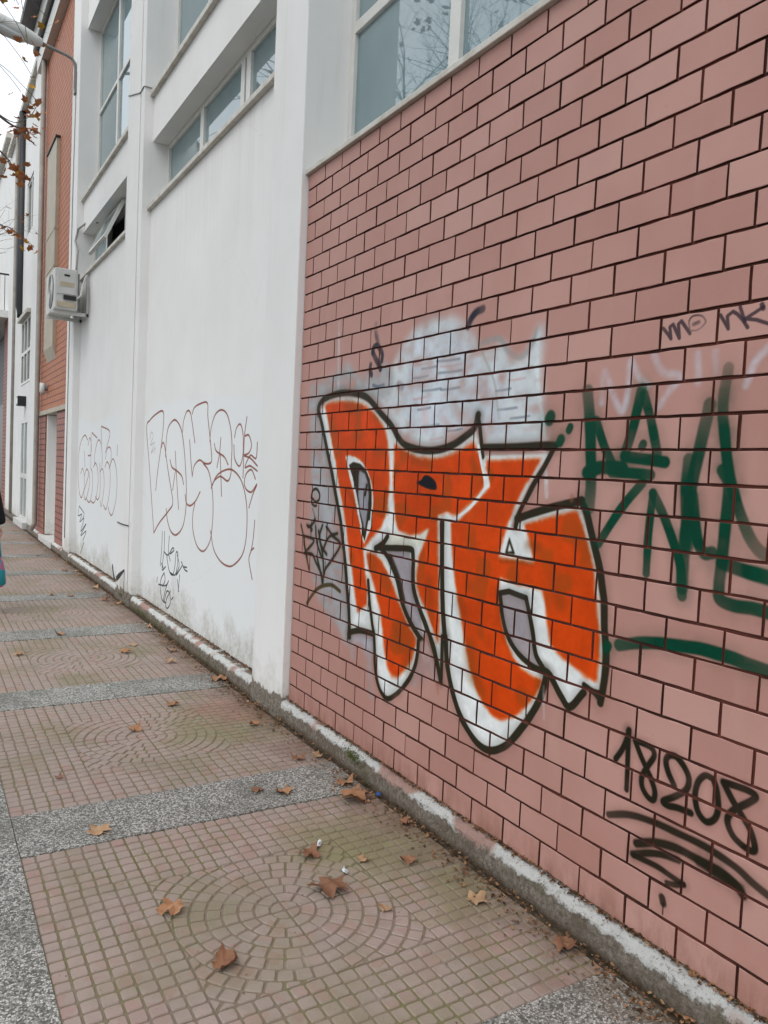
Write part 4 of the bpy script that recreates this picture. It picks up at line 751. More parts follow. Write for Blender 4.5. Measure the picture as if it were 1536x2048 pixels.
def cobble(poly, rng, gap=.0027, h=.0080):
    """one moulded stone: shrunken outline with cut corners, sloping sides, gently domed top"""
    poly = ccw(poly); n = len(poly)
    cx = sum(p[0] for p in poly) / n; cy = sum(p[1] for p in poly) / n
    per = sum(math.dist(poly[i - 1], poly[i]) for i in range(n)); inr = 2 * area(poly) / per
    sc = max(.5, 1 - gap / inr); q = []
    P = [((p[0] - cx) * sc + cx, (p[1] - cy) * sc + cy) for p in poly]
    for i in range(n):
        a, b, c = P[i - 1], P[i], P[(i + 1) % n]
        la, lc = math.dist(a, b), math.dist(b, c)
        va = ((a[0] - b[0]) / max(la, 1e-6), (a[1] - b[1]) / max(la, 1e-6)); vc = ((c[0] - b[0]) / max(lc, 1e-6), (c[1] - b[1]) / max(lc, 1e-6))
        if va[0] * vc[0] + va[1] * vc[1] < -.8 or min(la, lc) < .006: q.append(b); continue
        k1 = min(.0048, .25 * la) * rng.uniform(.7, 1.3); k2 = min(.0048, .25 * lc) * rng.uniform(.7, 1.3)
        q += [(b[0] + va[0] * k1, b[1] + va[1] * k1), (b[0] + vc[0] * k2, b[1] + vc[1] * k2)]
    nn = len(q); hz = h + rng.uniform(-.0012, .0012); tx, ty = rng.uniform(-.02, .02), rng.uniform(-.02, .02)
    s2 = max(.6, 1 - .0028 / inr)
    vs = [(x, y, -.0105) for x, y in q]
    vs += [(cx + (x - cx) * (1 + s2) / 2, cy + (y - cy) * (1 + s2) / 2, hz - .0125) for x, y in q]
    vs += [(cx + (x - cx) * s2 * .95, cy + (y - cy) * s2 * .95, hz - .0098 + (x - cx) * tx + (y - cy) * ty) for x, y in q]
    fs = []
    for L in (0, 1):
        fs += [(L * nn + j, L * nn + (j + 1) % nn, (L + 1) * nn + (j + 1) % nn, (L + 1) * nn + j) for j in range(nn)]
    fs.append(tuple(2 * nn + j for j in range(nn)))
    return vs, fs
NG = 7; U = S / NG
def grid_slab(rng):
    o = []
    gx = [[i * U + (rng.uniform(-.003, .003) if 0 < i < NG else 0) for i in range(NG + 1)] for _ in range(NG)]
    gy = [j * U + (rng.uniform(-.003, .003) if 0 < j < NG else 0) for j in range(NG + 1)]
    for j in range(NG):
        for i in range(NG): o.append([(gx[j][i], gy[j]), (gx[j][i + 1], gy[j]), (gx[j][i + 1], gy[j + 1]), (gx[j][i], gy[j + 1])])
    return o
def fan_slab(rng):
    """a quarter of the circle: rings round the slab's corner at the origin, clipped to the slab"""
    o = []
    for kx in range(10):
        r0, r1 = kx * U, (kx + 1) * U; rm = (r0 + r1) / 2
        n = max(1, round(math.pi / 2 * rm / .055)); off = rng.uniform(-.15, .15) if kx > 2 else 0
        for i in range(n):
            a0 = (i + (off if i else 0)) / n * math.pi / 2; a1 = (i + 1 + (off if i < n - 1 else 0)) / n * math.pi / 2
            na = 3 if kx > 0 else 4
            arc = [a0 + (a1 - a0) * t / (na - 1) for t in range(na)]
            p = [(r1 * math.cos(a), r1 * math.sin(a)) for a in arc]
            p += [(r0 * math.cos(a), r0 * math.sin(a)) for a in arc[::-1]] if kx else [(0, 0)]
            p = clip(p, 0, S, 0, S)
            if len(p) >= 3 and area(p) > .0004: o.append(p)
    return o
def slab_base(mb): mb.box(.0003, S - .0003, .0003, S - .0003, -.0128, -.0058, 1)
def slab_mesh(cells, rng, nm):
    mb = MB(); slab_base(mb)
    for p in cells: v, f = cobble(p, rng); mb.add(v, f, 0)
    return mb.mesh(nm, ['cobble', 'cjoint'])
rs = random.Random(4)
G_CELLS = [grid_slab(rs) for _ in range(4)]; F_CELLS = [fan_slab(rs) for _ in range(4)]
G_MESH = [slab_mesh(c, rs, 'paving_slab') for c in G_CELLS]; F_MESH = [slab_mesh(c, rs, 'circle_slab') for c in F_CELLS]
mb = MB(); slab_base(mb); BED = mb.mesh('slab_bed', ['cobble', 'cjoint'])
G_STONES = [[MB().add(*cobble(p, rs)).mesh('cobble', 'cobble') for p in c] for c in G_CELLS]
F_STONES = [[MB().add(*cobble(p, rs)).mesh('cobble', 'cobble') for p in c] for c in F_CELLS]
TZ = []
for j in range(3):
    TZ.append(MB().box(.0015, S - .0015, .0015, S - .0015, -.0128, .0004).mesh('pebble_slab', 'terrazzo'))
def place_slab(nm, me, x, y, rot, parent=pave):
    o = link(nm, me, parent); cx, cy = x + S / 2, y + S / 2
    o.rotation_euler = (rs.uniform(-.0018, .0018), rs.uniform(-.0018, .0018), rot * math.pi / 2)
    v = Matrix.Rotation(rot * math.pi / 2, 3, 'Z') @ Vector((S / 2, S / 2, 0)); o.location = (cx - v.x, cy - v.y, rs.uniform(-.0006, .0006)); return o
camv = Vector((-1.9256, 0, 1.5024)); single = 0
bays = []
for b in range(-1, 12):
    ya = YB + b * PER
    for i in range(4):
        for j in range(4):
            x, y = X0 + i * S, ya + j * S
            bays.append(((Vector((x + S / 2, y + S / 2, 0)) - camv).length + (5 if y < 1.55 or (x < -1.2 and y < 1.9) else 0), b, i, j, x, y))
for rank, (d, b, i, j, x, y) in enumerate(sorted(bays)):
    fan = i in (1, 2) and j in (1, 2); var = rs.randrange(4)
    rot = {(2, 2): 0, (1, 2): 1, (1, 1): 2, (2, 1): 3}[(i, j)] if fan else rs.randrange(4)
    me = (F_MESH if fan else G_MESH)[var]
    stones = (F_STONES if fan else G_STONES)[var]
    if single + len(stones) <= 300:                              # the nearest slabs: every moulded stone its own piece
        o = place_slab('paving_slab', BED, x, y, rot)
        for sm in stones: link('cobble', sm, o)
        single += len(stones)
    else: place_slab('paving_slab', me, x, y, rot)
for b in range(-1, 13):
    for i in range(4): place_slab('pebble_slab', TZ[i % 3], X0 + i * S, YB - S + b * PER, rs.randrange(4))
for q in range(-6, 66):
    place_slab('pebble_slab', TZ[q % 3], X0 - S, YB + q * S, rs.randrange(4))
for q in range(-8, 66):
    for i in range(2): place_slab('pebble_slab', TZ[q % 3], X0 - (2 + i) * S, YB + q * S, rs.randrange(4))

# ------------------------------------------------------------------ plinth along the walls
def plinth(y0, y1, xin, parent, seed, mat='plinth'):
    rng = random.Random(seed); mb = MB(); n = int((y1 - y0) / .025); vs = []; fs = []
    prof = [(xin, .107), (-.020, .104), (-.040, .099), (-.050, .086), (-.053, .045), (-.058, -.02)]
    chip_ = 0
    for i in range(n + 1):
        y = y0 + (y1 - y0) * i / n
        if rng.random() < .06: chip_ = rng.uniform(.008, .022)
        chip_ *= .78
        for q, (x, z) in enumerate(prof):
            e = (0, .002, .0035, .005, .004, .004)[q]
            vs.append((x + rng.uniform(-e, e) * (q > 0) + (chip_ * .9 if q in (2, 3) else 0), y, z + rng.uniform(-e, e) * (0 < q < 5) - (chip_ * .7 if q in (2, 3) else 0)))
    m_ = len(prof)
    for i in range(n):
        for q in range(m_ - 1): fs.append((i * m_ + q, (i + 1) * m_ + q, (i + 1) * m_ + q + 1, i * m_ + q + 1))
    return mb.add(vs, fs).build('plinth', mat, parent)

# ------------------------------------------------------------------ near building: tiled panel, white pillars, render
def window(parent, y0, y1, z0, z1, X, bars, transoms=(), fw=.05, pane='glass', skip=None):
    """white frame with a pane in every field (panes are pieces of the window)"""
    mb = MB(); d0, d1 = X, X + .06
    mb.box(d0, d1, y0, y0 + fw, z0, z1); mb.box(d0, d1, y1 - fw, y1, z0, z1)
    mb.box(d0 + .001, d1, y0 + fw, y1 - fw, z0, z0 + fw); mb.box(d0 + .001, d1, y0 + fw, y1 - fw, z1 - fw, z1)
    ys = [y0 + fw]
    for a, b in sorted(bars):
        mb.box(d0 - .002, d1, a, b, z0 + fw, z1 - fw); ys += [a, b]
    ys.append(y1 - fw); zs = [z0 + fw]
    for a, b in transoms:
        for q in range(0, len(ys), 2): mb.box(d0 + .002, d1, ys[q], ys[q + 1], a, b)
        zs += [a, b]
    zs.append(z1 - fw)
    win = mb.build('window', 'frame_white', parent, bevel=.003)
    for q in range(0, len(ys), 2):
        for r_ in range(0, len(zs), 2):
            if skip and skip(q // 2, r_ // 2): continue
            gsk = MB()
            MB().box(X + .024, X + .030, ys[q], ys[q + 1], zs[r_], zs[r_ + 1]).build('pane', pane, win)
    return win
TOP = 8.8
near = thing('white_building', 'white rendered building with pink tiled wall panel, sprayed with orange lettering', 'building', (0, 0, 0))
trim_pillars = []
for (a, b) in ((4.2, 4.68), (8.05, 8.185), (-1.75, -1.3)):
    bx('pillar', 'trim', near, -.045, .42, a, b, -.02, TOP, .006)
# tiled panel: recessed joints behind, tiles proud of them
bx('joint_bed', 'joint', near, .0088, .36, -1.3, 4.2, .09, 3.195)
Lb, sb, YT, zb = .1974, .1, 4.2103, .105
tiles = []; rt = random.Random(11); J = .0043
for row in range(31):                                            # 0 = bottom course
    off = .2295 if row % 2 == 0 else .1225
    za, zt = zb + row * sb + J, zb + (row + 1) * sb - J
    if row == 30: zt = 3.189
    ys = [4.199]; y = YT - off
    while y > -1.28: ys.append(y + rt.uniform(-.0035, .0035)); y -= Lb
    ys.append(-1.295)
    for q in range(len(ys) - 1):
        ya, yb = ys[q + 1] + J * rt.uniform(.8, 1.15), ys[q] - J * rt.uniform(.8, 1.15)
        if yb - ya > .02: tiles.append((ya, yb, za + rt.uniform(-.0008, .0008), zt + rt.uniform(-.0008, .0008), rt.uniform(-.0012, .0008)))
def tile_geo(w_, h_, rng):
    """glazed tile: front face with a rounded edge, wavering a little"""
    e = .0016
    nW = 4
    def ring(x, ins, jit):
        p = []
        for t in range(nW): p.append((x, ins + (w_ - 2 * ins) * t / nW, ins + rng.uniform(-jit, jit)))
        p.append((x, w_ - ins + rng.uniform(-jit, jit), ins)); p.append((x, w_ - ins + rng.uniform(-jit, jit), h_ / 2))
        for t in range(nW): p.append((x, w_ - ins - (w_ - 2 * ins) * t / nW, h_ - ins + rng.uniform(-jit, jit)))
        p.append((x, ins + rng.uniform(-jit, jit), h_ - ins)); p.append((x, ins + rng.uniform(-jit, jit), h_ / 2))
        return p
    A_ = ring(.0098, 0, .0012); B_ = ring(e * .8, .0002, .0012); C_ = ring(0, e, .0005); n = len(A_)
    fs = []
    for Lr in (0, 1): fs += [(Lr * n + j, (Lr + 1) * n + j, (Lr + 1) * n + (j + 1) % n, Lr * n + (j + 1) % n) for j in range(n)]
    fs.append(tuple(2 * n + j for j in range(n))[::-1])
    return A_ + B_ + C_, fs, [1] * n + [0] * (n + 1)
def tile_mb(v, f, mi):                                           # edges below the glaze carry the joint's colour
    mb = MB().add(v, f); mb.mi = mi; return mb
def seen(t):                                                     # angular size of a tile from the street
    c = Vector((0, (t[0] + t[1]) / 2, (t[2] + t[3]) / 2)) - camv; dd = c.dot(fwd)
    if dd < .2: return -1
    sx, sy = c.dot(r2) / dd, c.dot(u2) / dd
    if abs(sx) > .515 or abs(sy) > .68: return -1
    return (t[1] - t[0]) * (t[3] - t[2]) * abs(camv.x) / c.length ** 3
tiles.sort(key=seen, reverse=True)
vars_ = []
for q in range(8):
    vars_.append(tile_mb(*tile_geo(Lb - 2 * J, sb - 2 * J, random.Random(50 + q))).mesh('brick', ['tile', 'joint']))
rest = MB()
for q, (ya, yb, za, zt, dx) in enumerate(tiles):
    w_, h_ = yb - ya, zt - za
    if q < 300:
        if abs(w_ - (Lb - 2 * J)) < .012 and abs(h_ - (sb - 2 * J)) < .004:
            o = link('brick', rt.choice(vars_), near); o.scale = (1, w_ / (Lb - 2 * J), h_ / (sb - 2 * J))
        else:
            o = tile_mb(*tile_geo(w_, h_, rt)).build('brick', ['tile', 'joint'], near)
        o.location = (dx, ya, za); o.rotation_euler = (rt.uniform(-.003, .003), rt.uniform(-.012, .012), rt.uniform(-.006, .006))
    else:
        v, f, mi = tile_geo(w_, h_, rt); rest.add([(x + dx, y + ya, z + za) for x, y, z in v], f); rest.mi[-len(f):] = mi
stuff(rest.build('tile_field', ['tile', 'joint'], near))
bx('sill', 'sill', near, -.024, .30, -1.3, 4.2, 3.192, 3.222, .004)
window(near, -1.3, 4.2, 3.222, 6.1, .236, [(3.085, 3.17), (2.02, 2.105), (.96, 1.045), (-.1, -.015)], [(4.05, 4.115)])
bx('wall_band', 'trim', near, .05, .36, -1.3, 4.2, 6.1, TOP)
# rendered bay
bx('wall_panel', 'white', near, .05, .36, 4.68, 8.05, -.02, 4.0)
bx('sill', 'sill', near, .008, .30, 4.68, 8.05, 4.0, 4.04, .004)
window(near, 4.68, 8.05, 4.04, 4.68, .2, [(6.89, 6.98), (5.885, 5.965), (5.76, 5.845)])
bx('wall_band', 'white', near, .05, .36, 4.68, 8.05, 4.68, 5.11)
bx('sill', 'sill', near, .008, .30, 4.68, 8.05, 5.11, 5.16, .004)
window(near, 4.68, 8.05, 5.16, 7.5, .25, [(6.95, 7.03), (5.7, 5.78)], [(6.36, 6.42)])
bx('wall_band', 'white', near, .05, .36, 4.68, 8.05, 7.5, TOP)
bx('back_wall', 'dark_room', near, 3.8, 4.0, -1.75, 8.198, -.02, TOP)
bx('roof', 'eave_grey', near, -.08, 4.0, -1.75, 8.198, TOP, TOP + .2)
bx('end_wall', 'trim', near, .42, 3.8, -1.75, -1.5, -.02, TOP); bx('end_wall', 'trim', near, .42, 3.8, 8.0, 8.198, -.02, TOP)
plinth(-1.75, 4.2, .004, near, 1); plinth(4.68, 8.05, .052, near, 2)
plinth(4.2, 4.68, -.03, near, 21, 'bare'); plinth(8.05, 8.198, -.03, near, 22, 'bare')

# ------------------------------------------------------------------ second white building, beyond the dark joint
mid = thing('rendered_building', 'white rendered building beyond the dark joint, with one hopper window propped open', 'building')
bx('pillar', 'trim', mid, -.045, .42, 8.225, 8.74, -.02, TOP, .006); bx('pillar', 'trim', mid, -.045, .42, 11.87, 12.45, -.02, TOP, .006)
bx('wall_panel', 'white', mid, .05, .36, 8.74, 11.87, -.02, 4.0)
bx('sill', 'sill', mid, .008, .30, 8.74, 11.87, 4.0, 4.04, .004)
window(mid, 8.74, 11.87, 4.04, 4.68, .2, [(10.93, 11.0), (9.85, 9.92)], skip=lambda a, b: a == 1)
hop = Matrix.Translation((.19, 0, 4.65)) @ Matrix.Rotation(R(24), 4, 'Y')
def hopper():
    y0, y1, h, fw = 9.93, 10.92, .53, .05
    def tr(mb): mb.v = [tuple(hop @ Vector(p)) for p in mb.v]; return mb
    a = MB(); a.box(-.02, .02, y0, y0 + fw, -h, 0); a.box(-.02, .02, y1 - fw, y1, -h, 0); a.box(-.019, .02, y0 + fw, y1 - fw, -fw, 0); a.box(-.019, .02, y0 + fw, y1 - fw, -h, -h + fw)
    o = tr(a).build('open_sash', 'frame_white', mid)
    tr(MB().box(-.004, .002, y0 + fw, y1 - fw, -h + fw, -fw)).build('pane', 'glass', o)
hopper()
bx('wall_band', 'white', mid, .05, .36, 8.74, 11.87, 4.68, 5.11)
bx('sill', 'sill', mid, .008, .30, 8.74, 11.87, 5.11, 5.16, .004)
window(mid, 8.74, 11.87, 5.16, 7.5, .22, [(10.585, 10.67), (9.6, 9.68)], [(6.35, 6.40)])
bx('wall_band', 'white', mid, .05, .36, 8.74, 11.87, 7.5, TOP)
bx('back_wall', 'dark_room', mid, 3.8, 4.0, 8.212, 12.45, -.02, TOP); bx('roof', 'eave_grey', mid, -.08, 4.0, 8.212, 12.45, TOP, TOP + .2)
bx('end_wall', 'trim', mid, .42, 3.8, 8.212, 8.35, -.02, TOP); bx('end_wall', 'trim', mid, .42, 3.8, 12.3, 12.45, -.02, TOP)
plinth(8.74, 11.87, .052, mid, 3); plinth(8.212, 8.74, -.03, mid, 23, 'bare'); plinth(11.87, 12.45, -.03, mid, 24, 'bare')
bx('joint_strip', 'dark_room', mid, -.02, .40, 8.187, 8.223, -.02, TOP)
# dark streak of spilled tar on the pillar foot
mb = MB()
for pts, rr in (([(8.717, 0.188), (8.611, 0.231), (8.344, 0.337)], [.030, .034, .012]), ([(8.344, 0.337), (8.356, 0.037)], [.010, .016])):
    mb.tube([(-.0445, y, max(z, .02)) for y, z in pts], rr, 8)
mb.v = [(-.0455 + (x + .0445) * .06, y, z) for x, y, z in mb.v]
mb.build('tar_streak', 'metal_black', mid)

# ------------------------------------------------------------------ red brick building
red = thing('brick_building', 'red brick building with beige lintel over a recessed white doorway', 'building')
TOPR = 8.55
bx('upper_wall', 'brick_red', red, .0, .36, 12.47, 16.05, 2.30, TOPR)
bx('lintel', 'metal_beige', red, -.03, .36, 12.47, 16.05, 2.22, 2.297, .005)
bx('pier', 'brick_dull', red, .004, .36, 12.47, 13.58, -.02, 2.217); bx('pier', 'brick_dull', red, .004, .36, 14.9, 16.05, -.02, 2.217)
bx('pier_edge', 'rust', red, .010, .34, 14.83, 14.897, .102, 2.217)
bx('door', 'plastic_white', red, .30, .35, 13.58, 14.9, .102, 2.217)
bx('door_jamb', 'trim', red, .02, .30, 14.76, 14.828, .102, 2.21)
bx('door_step', 'marble_step', red, -.065, .30, 13.5, 15.0, -.01, .10, .006)
bx('fascia', 'frame_white', red, -.12, .4, 12.46, 16.1, TOPR, TOPR + .30); bx('gutter', 'metal_black', red, -.16, .4, 12.46, 16.1, TOPR + .303, TOPR + .36)
bx('fascia_cap', 'frame_white', red, -.20, .4, 12.46, 16.1, TOPR + .363, TOPR + .70)
bx('eave', 'eave_grey', red, -.42, 1., 12.9, 16.1, TOPR + .703, TOPR + .85)
bx('back_wall', 'dark_room', red, 3.8, 4.0, 12.47, 16.05, -.02, TOPR); bx('roof', 'eave_grey', red, .4, 4.0, 12.46, 16.1, TOPR, TOPR + .15)
bx('end_wall', 'brick_red', red, .36, 3.8, 12.47, 12.6, -.02, TOPR)
mb = MB(); y0, y1 = 13.85, 14.85                                 # vertical sheet metal duct
mb.add([(-.06, y0, 3.32), (-.06, y1, 3.32), (0, y1, 3.12), (0, y0, 3.12), (-.06, y0, 6.66), (-.06, y1, 6.66), (0, y1, 6.66), (0, y0, 6.66)],
       [(0, 4, 5, 1), (1, 5, 6, 2), (3, 7, 4, 0), (4, 7, 6, 5), (0, 1, 2, 3)])
du = mb.build('duct', 'metal_beige', red, bevel=.01)
MB().box(-.08, .0, y0 - .02, y1 + .02, 6.66, 6.69).build('duct_cap', 'metal_black', du)
for z in (4.6, 5.2): MB().box(-.066, 0, y0 - .006, y1 + .006, z, z + .035).build('duct_strap', 'metal_beige', du)
mb = MB(); mb.tube([(-.07, 15.5, 8.55), (-.07, 15.5, 2.4), (-.07, 15.5, .25), (-.13, 15.5, .12)], .045, 10); mb.build('downpipe', 'pipe_taupe', red, True)
lampb = thing('wall_lamp', 'small grey bulkhead lamp on the red brick wall', 'lamp', (0, 14.7, 2.62))
MB().tube([(-.001, 0, .06), (-.06, 0, .06)], .055, 12).build('base', 'metal_grey', lampb)
MB().tube([(-.08, 0, .14), (-.08, 0, -.02), (-.08, 0, -.05)], [.05, .05, .03], 12).build('lens', 'lens', lampb, True)
plinth(12.47, 13.5, .006, red, 4); plinth(15.0, 16.05, .006, red, 5)

# ------------------------------------------------------------------ far white house
far = thing('white_house', 'weathered white house past the red brick, with glazed door and black drainpipe', 'building')
FT = 8.9
bx('pillar', 'trim', far, -.025, .36, 16.07, 17.1, -.02, FT)
bx('wall', 'trim', far, .0, .36, 17.1, 17.45, -.02, 3.0); bx('wall', 'trim', far, .0, .36, 18.65, 22., -.02, 3.0)
bx('wall', 'trim', far, .0, .36, 17.45, 18.65, 2.25, 3.0); bx('wall', 'trim', far, .0, .36, 17.1, 17.16, 3.0, 4.35); bx('wall', 'trim', far, .0, .36, 18.8, 22., 3.0, 4.35)
bx('wall', 'trim', far, .0, .36, 17.1, 22., 4.35, 6.1); bx('wall', 'trim', far, .0, .36, 17.1, 22., 7.2, FT)
bx('wall', 'trim', far, .0, .36, 18.4, 22., 6.1, 7.2)
window(far, 17.16, 18.8, 3.0, 4.35, -.012, [(17.7, 17.78), (18.25, 18.33)], [(3.62, 3.69)], pane='darkglass')
window(far, 17.1, 18.4, 6.1, 7.2, .02, [(17.7, 17.78)], pane='darkglass')
bx('window_sill', 'sill', far, -.1, -.001, 17.12, 18.85, 4.352, 4.43)
dr = window(far, 17.45, 18.65, 0.12, 2.25, .0, [(18.0, 18.08)], [(1.0, 1.1)], fw=.08, pane='glass')
bx('door_step', 'marble_step', far, -.10, .14, 17.2, 18.9, -.01, .118)
bx('roof', 'sill', far, -.10, 4., 16.07, 22., FT, FT + .12); bx('back_wall', 'dark_room', far, 3.8, 4., 16.07, 22., -.02, FT)
MB().tube([(-.03, 18.95, 8.9), (-.03, 18.95, 4.75), (.0, 18.95, 4.6), (.0, 18.95, 4.5)], .10, 10).build('drainpipe', 'metal_black', far, True)
MB().tube([(-.03, 20.3, 8.9), (-.03, 20.3, .1)], .035, 8).build('downpipe', 'pipe_taupe', far, True)
s_ = thing('porch_light', 'dark square porch light above the glazed door of the white house', 'lamp', (0, 17.95, 2.62))
MB().box(-.16, .02, -.14, .14, -.1, .1).build('casing', 'metal_black', s_, bevel=.01); MB().box(-.165, -.161, -.1, .1, -.06, .06).build('lens', 'lens', s_)

# ------------------------------------------------------------------ last building with balcony
end = thing('balcony_building', 'plain building at the end of the row with a railed balcony', 'building')
bx('pier', 'brick_dull', end, .0, .4, 22.02, 23.0, -.02, 4.95); bx('upper_wall', 'trim', end, .02, .4, 22.02, 40, 4.95, 9.4)
bx('wall', 'eave_grey', end, .2, .4, 23.0, 40, -.02, 4.95); bx('shutter', 'metal_grey', end, .12, .2, 23.4, 27, .0, 2.9)
bx('roof', 'sill', end, -.12, 5, 22.02, 40, 9.4, 9.52); bx('back_wall', 'dark_room', end, 4.8, 5, 22.02, 40, -.02, 9.4)
bx('balcony_slab', 'trim', end, -.9, .02, 22.1, 27, 4.96, 5.14)
rail = MB(); rail.box(-.89, -.86, 22.1, 27, 6.02, 6.06); rail.box(-.89, .02, 22.1, 22.13, 6.02, 6.06)
rail = rail.build('railing', 'metal_black', end)
for q in range(42): bx('baluster', 'metal_black', rail, -.883, -.867, 22.12 + q * .118, 22.134 + q * .118, 5.14, 6.02)
for q in range(7): bx('baluster', 'metal_black', rail, -.80 + q * .118, -.786 + q * .118, 22.108, 22.122, 5.14, 6.02)

# ------------------------------------------------------------------ air conditioner
ac = thing('air_conditioner', 'grimy white air conditioner bracketed to the white wall below the open window', 'air conditioner', (0, 11.2, 3.46))
bx_ = lambda n, mt, p, *a, **kw: bx(n, mt, p, *a, **kw)
body = bx_('casing', 'plastic_white', ac, -.40, -.11, 0, .80, 0, .54, bevel=.015)
bx_('rear_coil', 'metal_grey', ac, -.109, -.085, .03, .77, .04, .50)
bx_('end_cover', 'plastic_white', ac, -.375, -.135, -.012, -.001, .20, .50, bevel=.006)
bx_('rating_plate', 'label_print', ac, -.285, -.215, -.0165, -.0125, .435, .460)
bx_('rating_plate', 'plastic_dirty', ac, -.34, -.16, -.0165, -.0125, .30, .36)
bx_('valve_cover', 'metal_black', ac, -.29, -.13, -.03, -.001, .13, .185)
bx_('dirt_tray', 'plastic_dirty', ac, -.37, -.13, -.016, -.001, .03, .10)
gr = MB()
for q in range(9):
    rr = .05 + q * .022
    gr.tube([(-.412, .33 + rr * math.cos(t * math.pi / 12), .27 + rr * math.sin(t * math.pi / 12)) for t in range(25)], .003, 4, cap=False)
gr.build('fan_grille', 'plastic_white', ac)
MB().tube([(-.4005, .33, .27), (-.403, .33, .27)], .23, 24).build('fan_opening', 'metal_black', ac)
for yy in (.10, .62):
    br = MB(); br.box(-.42, .048, yy, yy + .04, -.045, -.002); br.box(.02, .048, yy, yy + .04, -.05, .55)
    br.build('bracket', 'plastic_white', ac)
MB().tube([(-.13, -.02, .15), (-.08, -.05, .20), (-.05, .0, .36), (.02, .15, .52)], .014, 7).build('pipe', 'plastic_white', ac, True)
hose = tag(MB().tube([(-.13, 11.25, 4.0), (-.06, 11.6, 4.35), (-.05, 11.88, 4.55), (-.02, 11.86, 4.72), (.06, 11.7, 4.78), (.12, 11.2, 4.68)], .014, 7).build('refrigerant_hose', 'cable', None, True), 'grey hose curving from the air conditioner up to the open window', 'hose')

# ------------------------------------------------------------------ street lamp on the pillar
sl_ = thing('street_lamp', 'grey street lamp on a curved arm fixed to the white pillar', 'street lamp', (0, 12.15, 6.8))
MB().box(-.075, -.046, -.05, .05, -.12, .18).build('wall_plate', 'metal_grey', sl_)
MB().tube([(-.06, 0, -.05), (-.06, 0, .22), (-.07, 0, .30), (-.11, 0, .36), (-.18, 0, .385), (-.36, 0, .42), (-.56, 0, .46)], .022, 10).build('arm', 'metal_grey', sl_, True)
hd = MB()
prof = [(-.50, .050, .050, .455), (-.56, .075, .065, .46), (-.64, .105, .085, .475), (-.80, .125, .10, .515), (-1.05, .14, .11, .56), (-1.22, .12, .09, .59), (-1.30, .05, .04, .60)]
n = 14; vs = []
for x, wy, hz, zc in prof: vs += [(x, wy * math.cos(2 * math.pi * j / n), zc + hz * math.sin(2 * math.pi * j / n)) for j in range(n)]
fs = [(i * n + j, (i + 1) * n + j, (i + 1) * n + (j + 1) % n, i * n + (j + 1) % n) for i in range(len(prof) - 1) for j in range(n)] + [tuple(range(n)), tuple((len(prof) - 1) * n + j for j in range(n))[::-1]]
hd.add(vs, fs).build('head', 'lamp_shell', sl_, True)
ln = MB(); vs = []
prof = [(-.70, .03, .02, .42), (-.78, .09, .05, .43), (-1.0, .11, .065, .475), (-1.16, .08, .05, .52), (-1.2, .03, .02, .53)]
for x, wy, hz, zc in prof: vs += [(x, wy * math.cos(2 * math.pi * j / n), zc + hz * math.sin(2 * math.pi * j / n)) for j in range(n)]
fs = [(i * n + j, (i + 1) * n + j, (i + 1) * n + (j + 1) % n, i * n + (j + 1) % n) for i in range(len(prof) - 1) for j in range(n)] + [tuple(range(n)), tuple((len(prof) - 1) * n + j for j in range(n))[::-1]]
ln.add(vs, fs).build('lens', 'lens', sl_, True)
def cable(label, pts, rad=.006, mat='cable'):
    return tag(MB().tube(pts, rad, 6).build('wall_cable_or_crack', mat, None, True), label, 'cable')
cable('thin grey cable running up the white pillar to the street lamp', [(-.052, 12.2, .3), (-.052, 12.21, 2.5), (-.053, 12.19, 4.4), (-.052, 12.2, 5.2), (-.053, 12.12, 6.7)])
cable('thin tube across the pillar beside the dark joint, standing for a plaster crack line', [(.045, 8.044, 5.19), (-.04, 8.044, 5.192), (-.05, 8.06, 5.195), (-.05, 8.19, 5.19), (-.05, 8.24, 5.20), (-.05, 8.74, 5.36)], .006, 'cable')  # no real wire: added tube stands in for the plaster crack line at sill level
cable('short dark wire stub across the lower pillar above the tar streak', [(-.048, 8.22, .815), (-.05, 8.5, .81), (-.048, 8.72, .815)], .007, 'cable_dark')

# ------------------------------------------------------------------ trees along the road
def leaf_outline(rng, lobes=5):
    pts = []; n = 0
    for i in range(lobes):
        a = -2.25 + 4.5 * i / (lobes - 1); L = (1., .86, .62)[abs(i - lobes // 2)] * rng.uniform(.9, 1.1)
        if i: pts.append((a - 4.5 / (lobes - 1) / 2, .54 * rng.uniform(.85, 1.15)))
        pts += [(a - .30, L * .70), (a - .13, L * .80), (a, L), (a + .14, L * .79), (a + .30, L * .68)]
    pts += [(math.pi * .90, .42), (math.pi, .24), (-math.pi * .90, .42)]
    return [(r_ * math.sin(a), r_ * math.cos(a)) for a, r_ in pts]
def tree_leaf(mb, c, size, rng, mi=0):
    o = leaf_outline(rng); q = Euler((rng.uniform(-.9, .9) + math.pi, rng.uniform(-.9, .9), rng.uniform(0, 6.3))).to_matrix()
    vs = [Vector((0, 0, 0))] + [Vector((x, y, -.35 * (x * x + y * y) * rng.uniform(.6, 1.4))) for x, y in o]
    n = len(o); mb.add([Vector(c) + q @ (v * size) for v in vs], [(0, 1 + i, 1 + (i + 1) % n) for i in range(n)], mi)
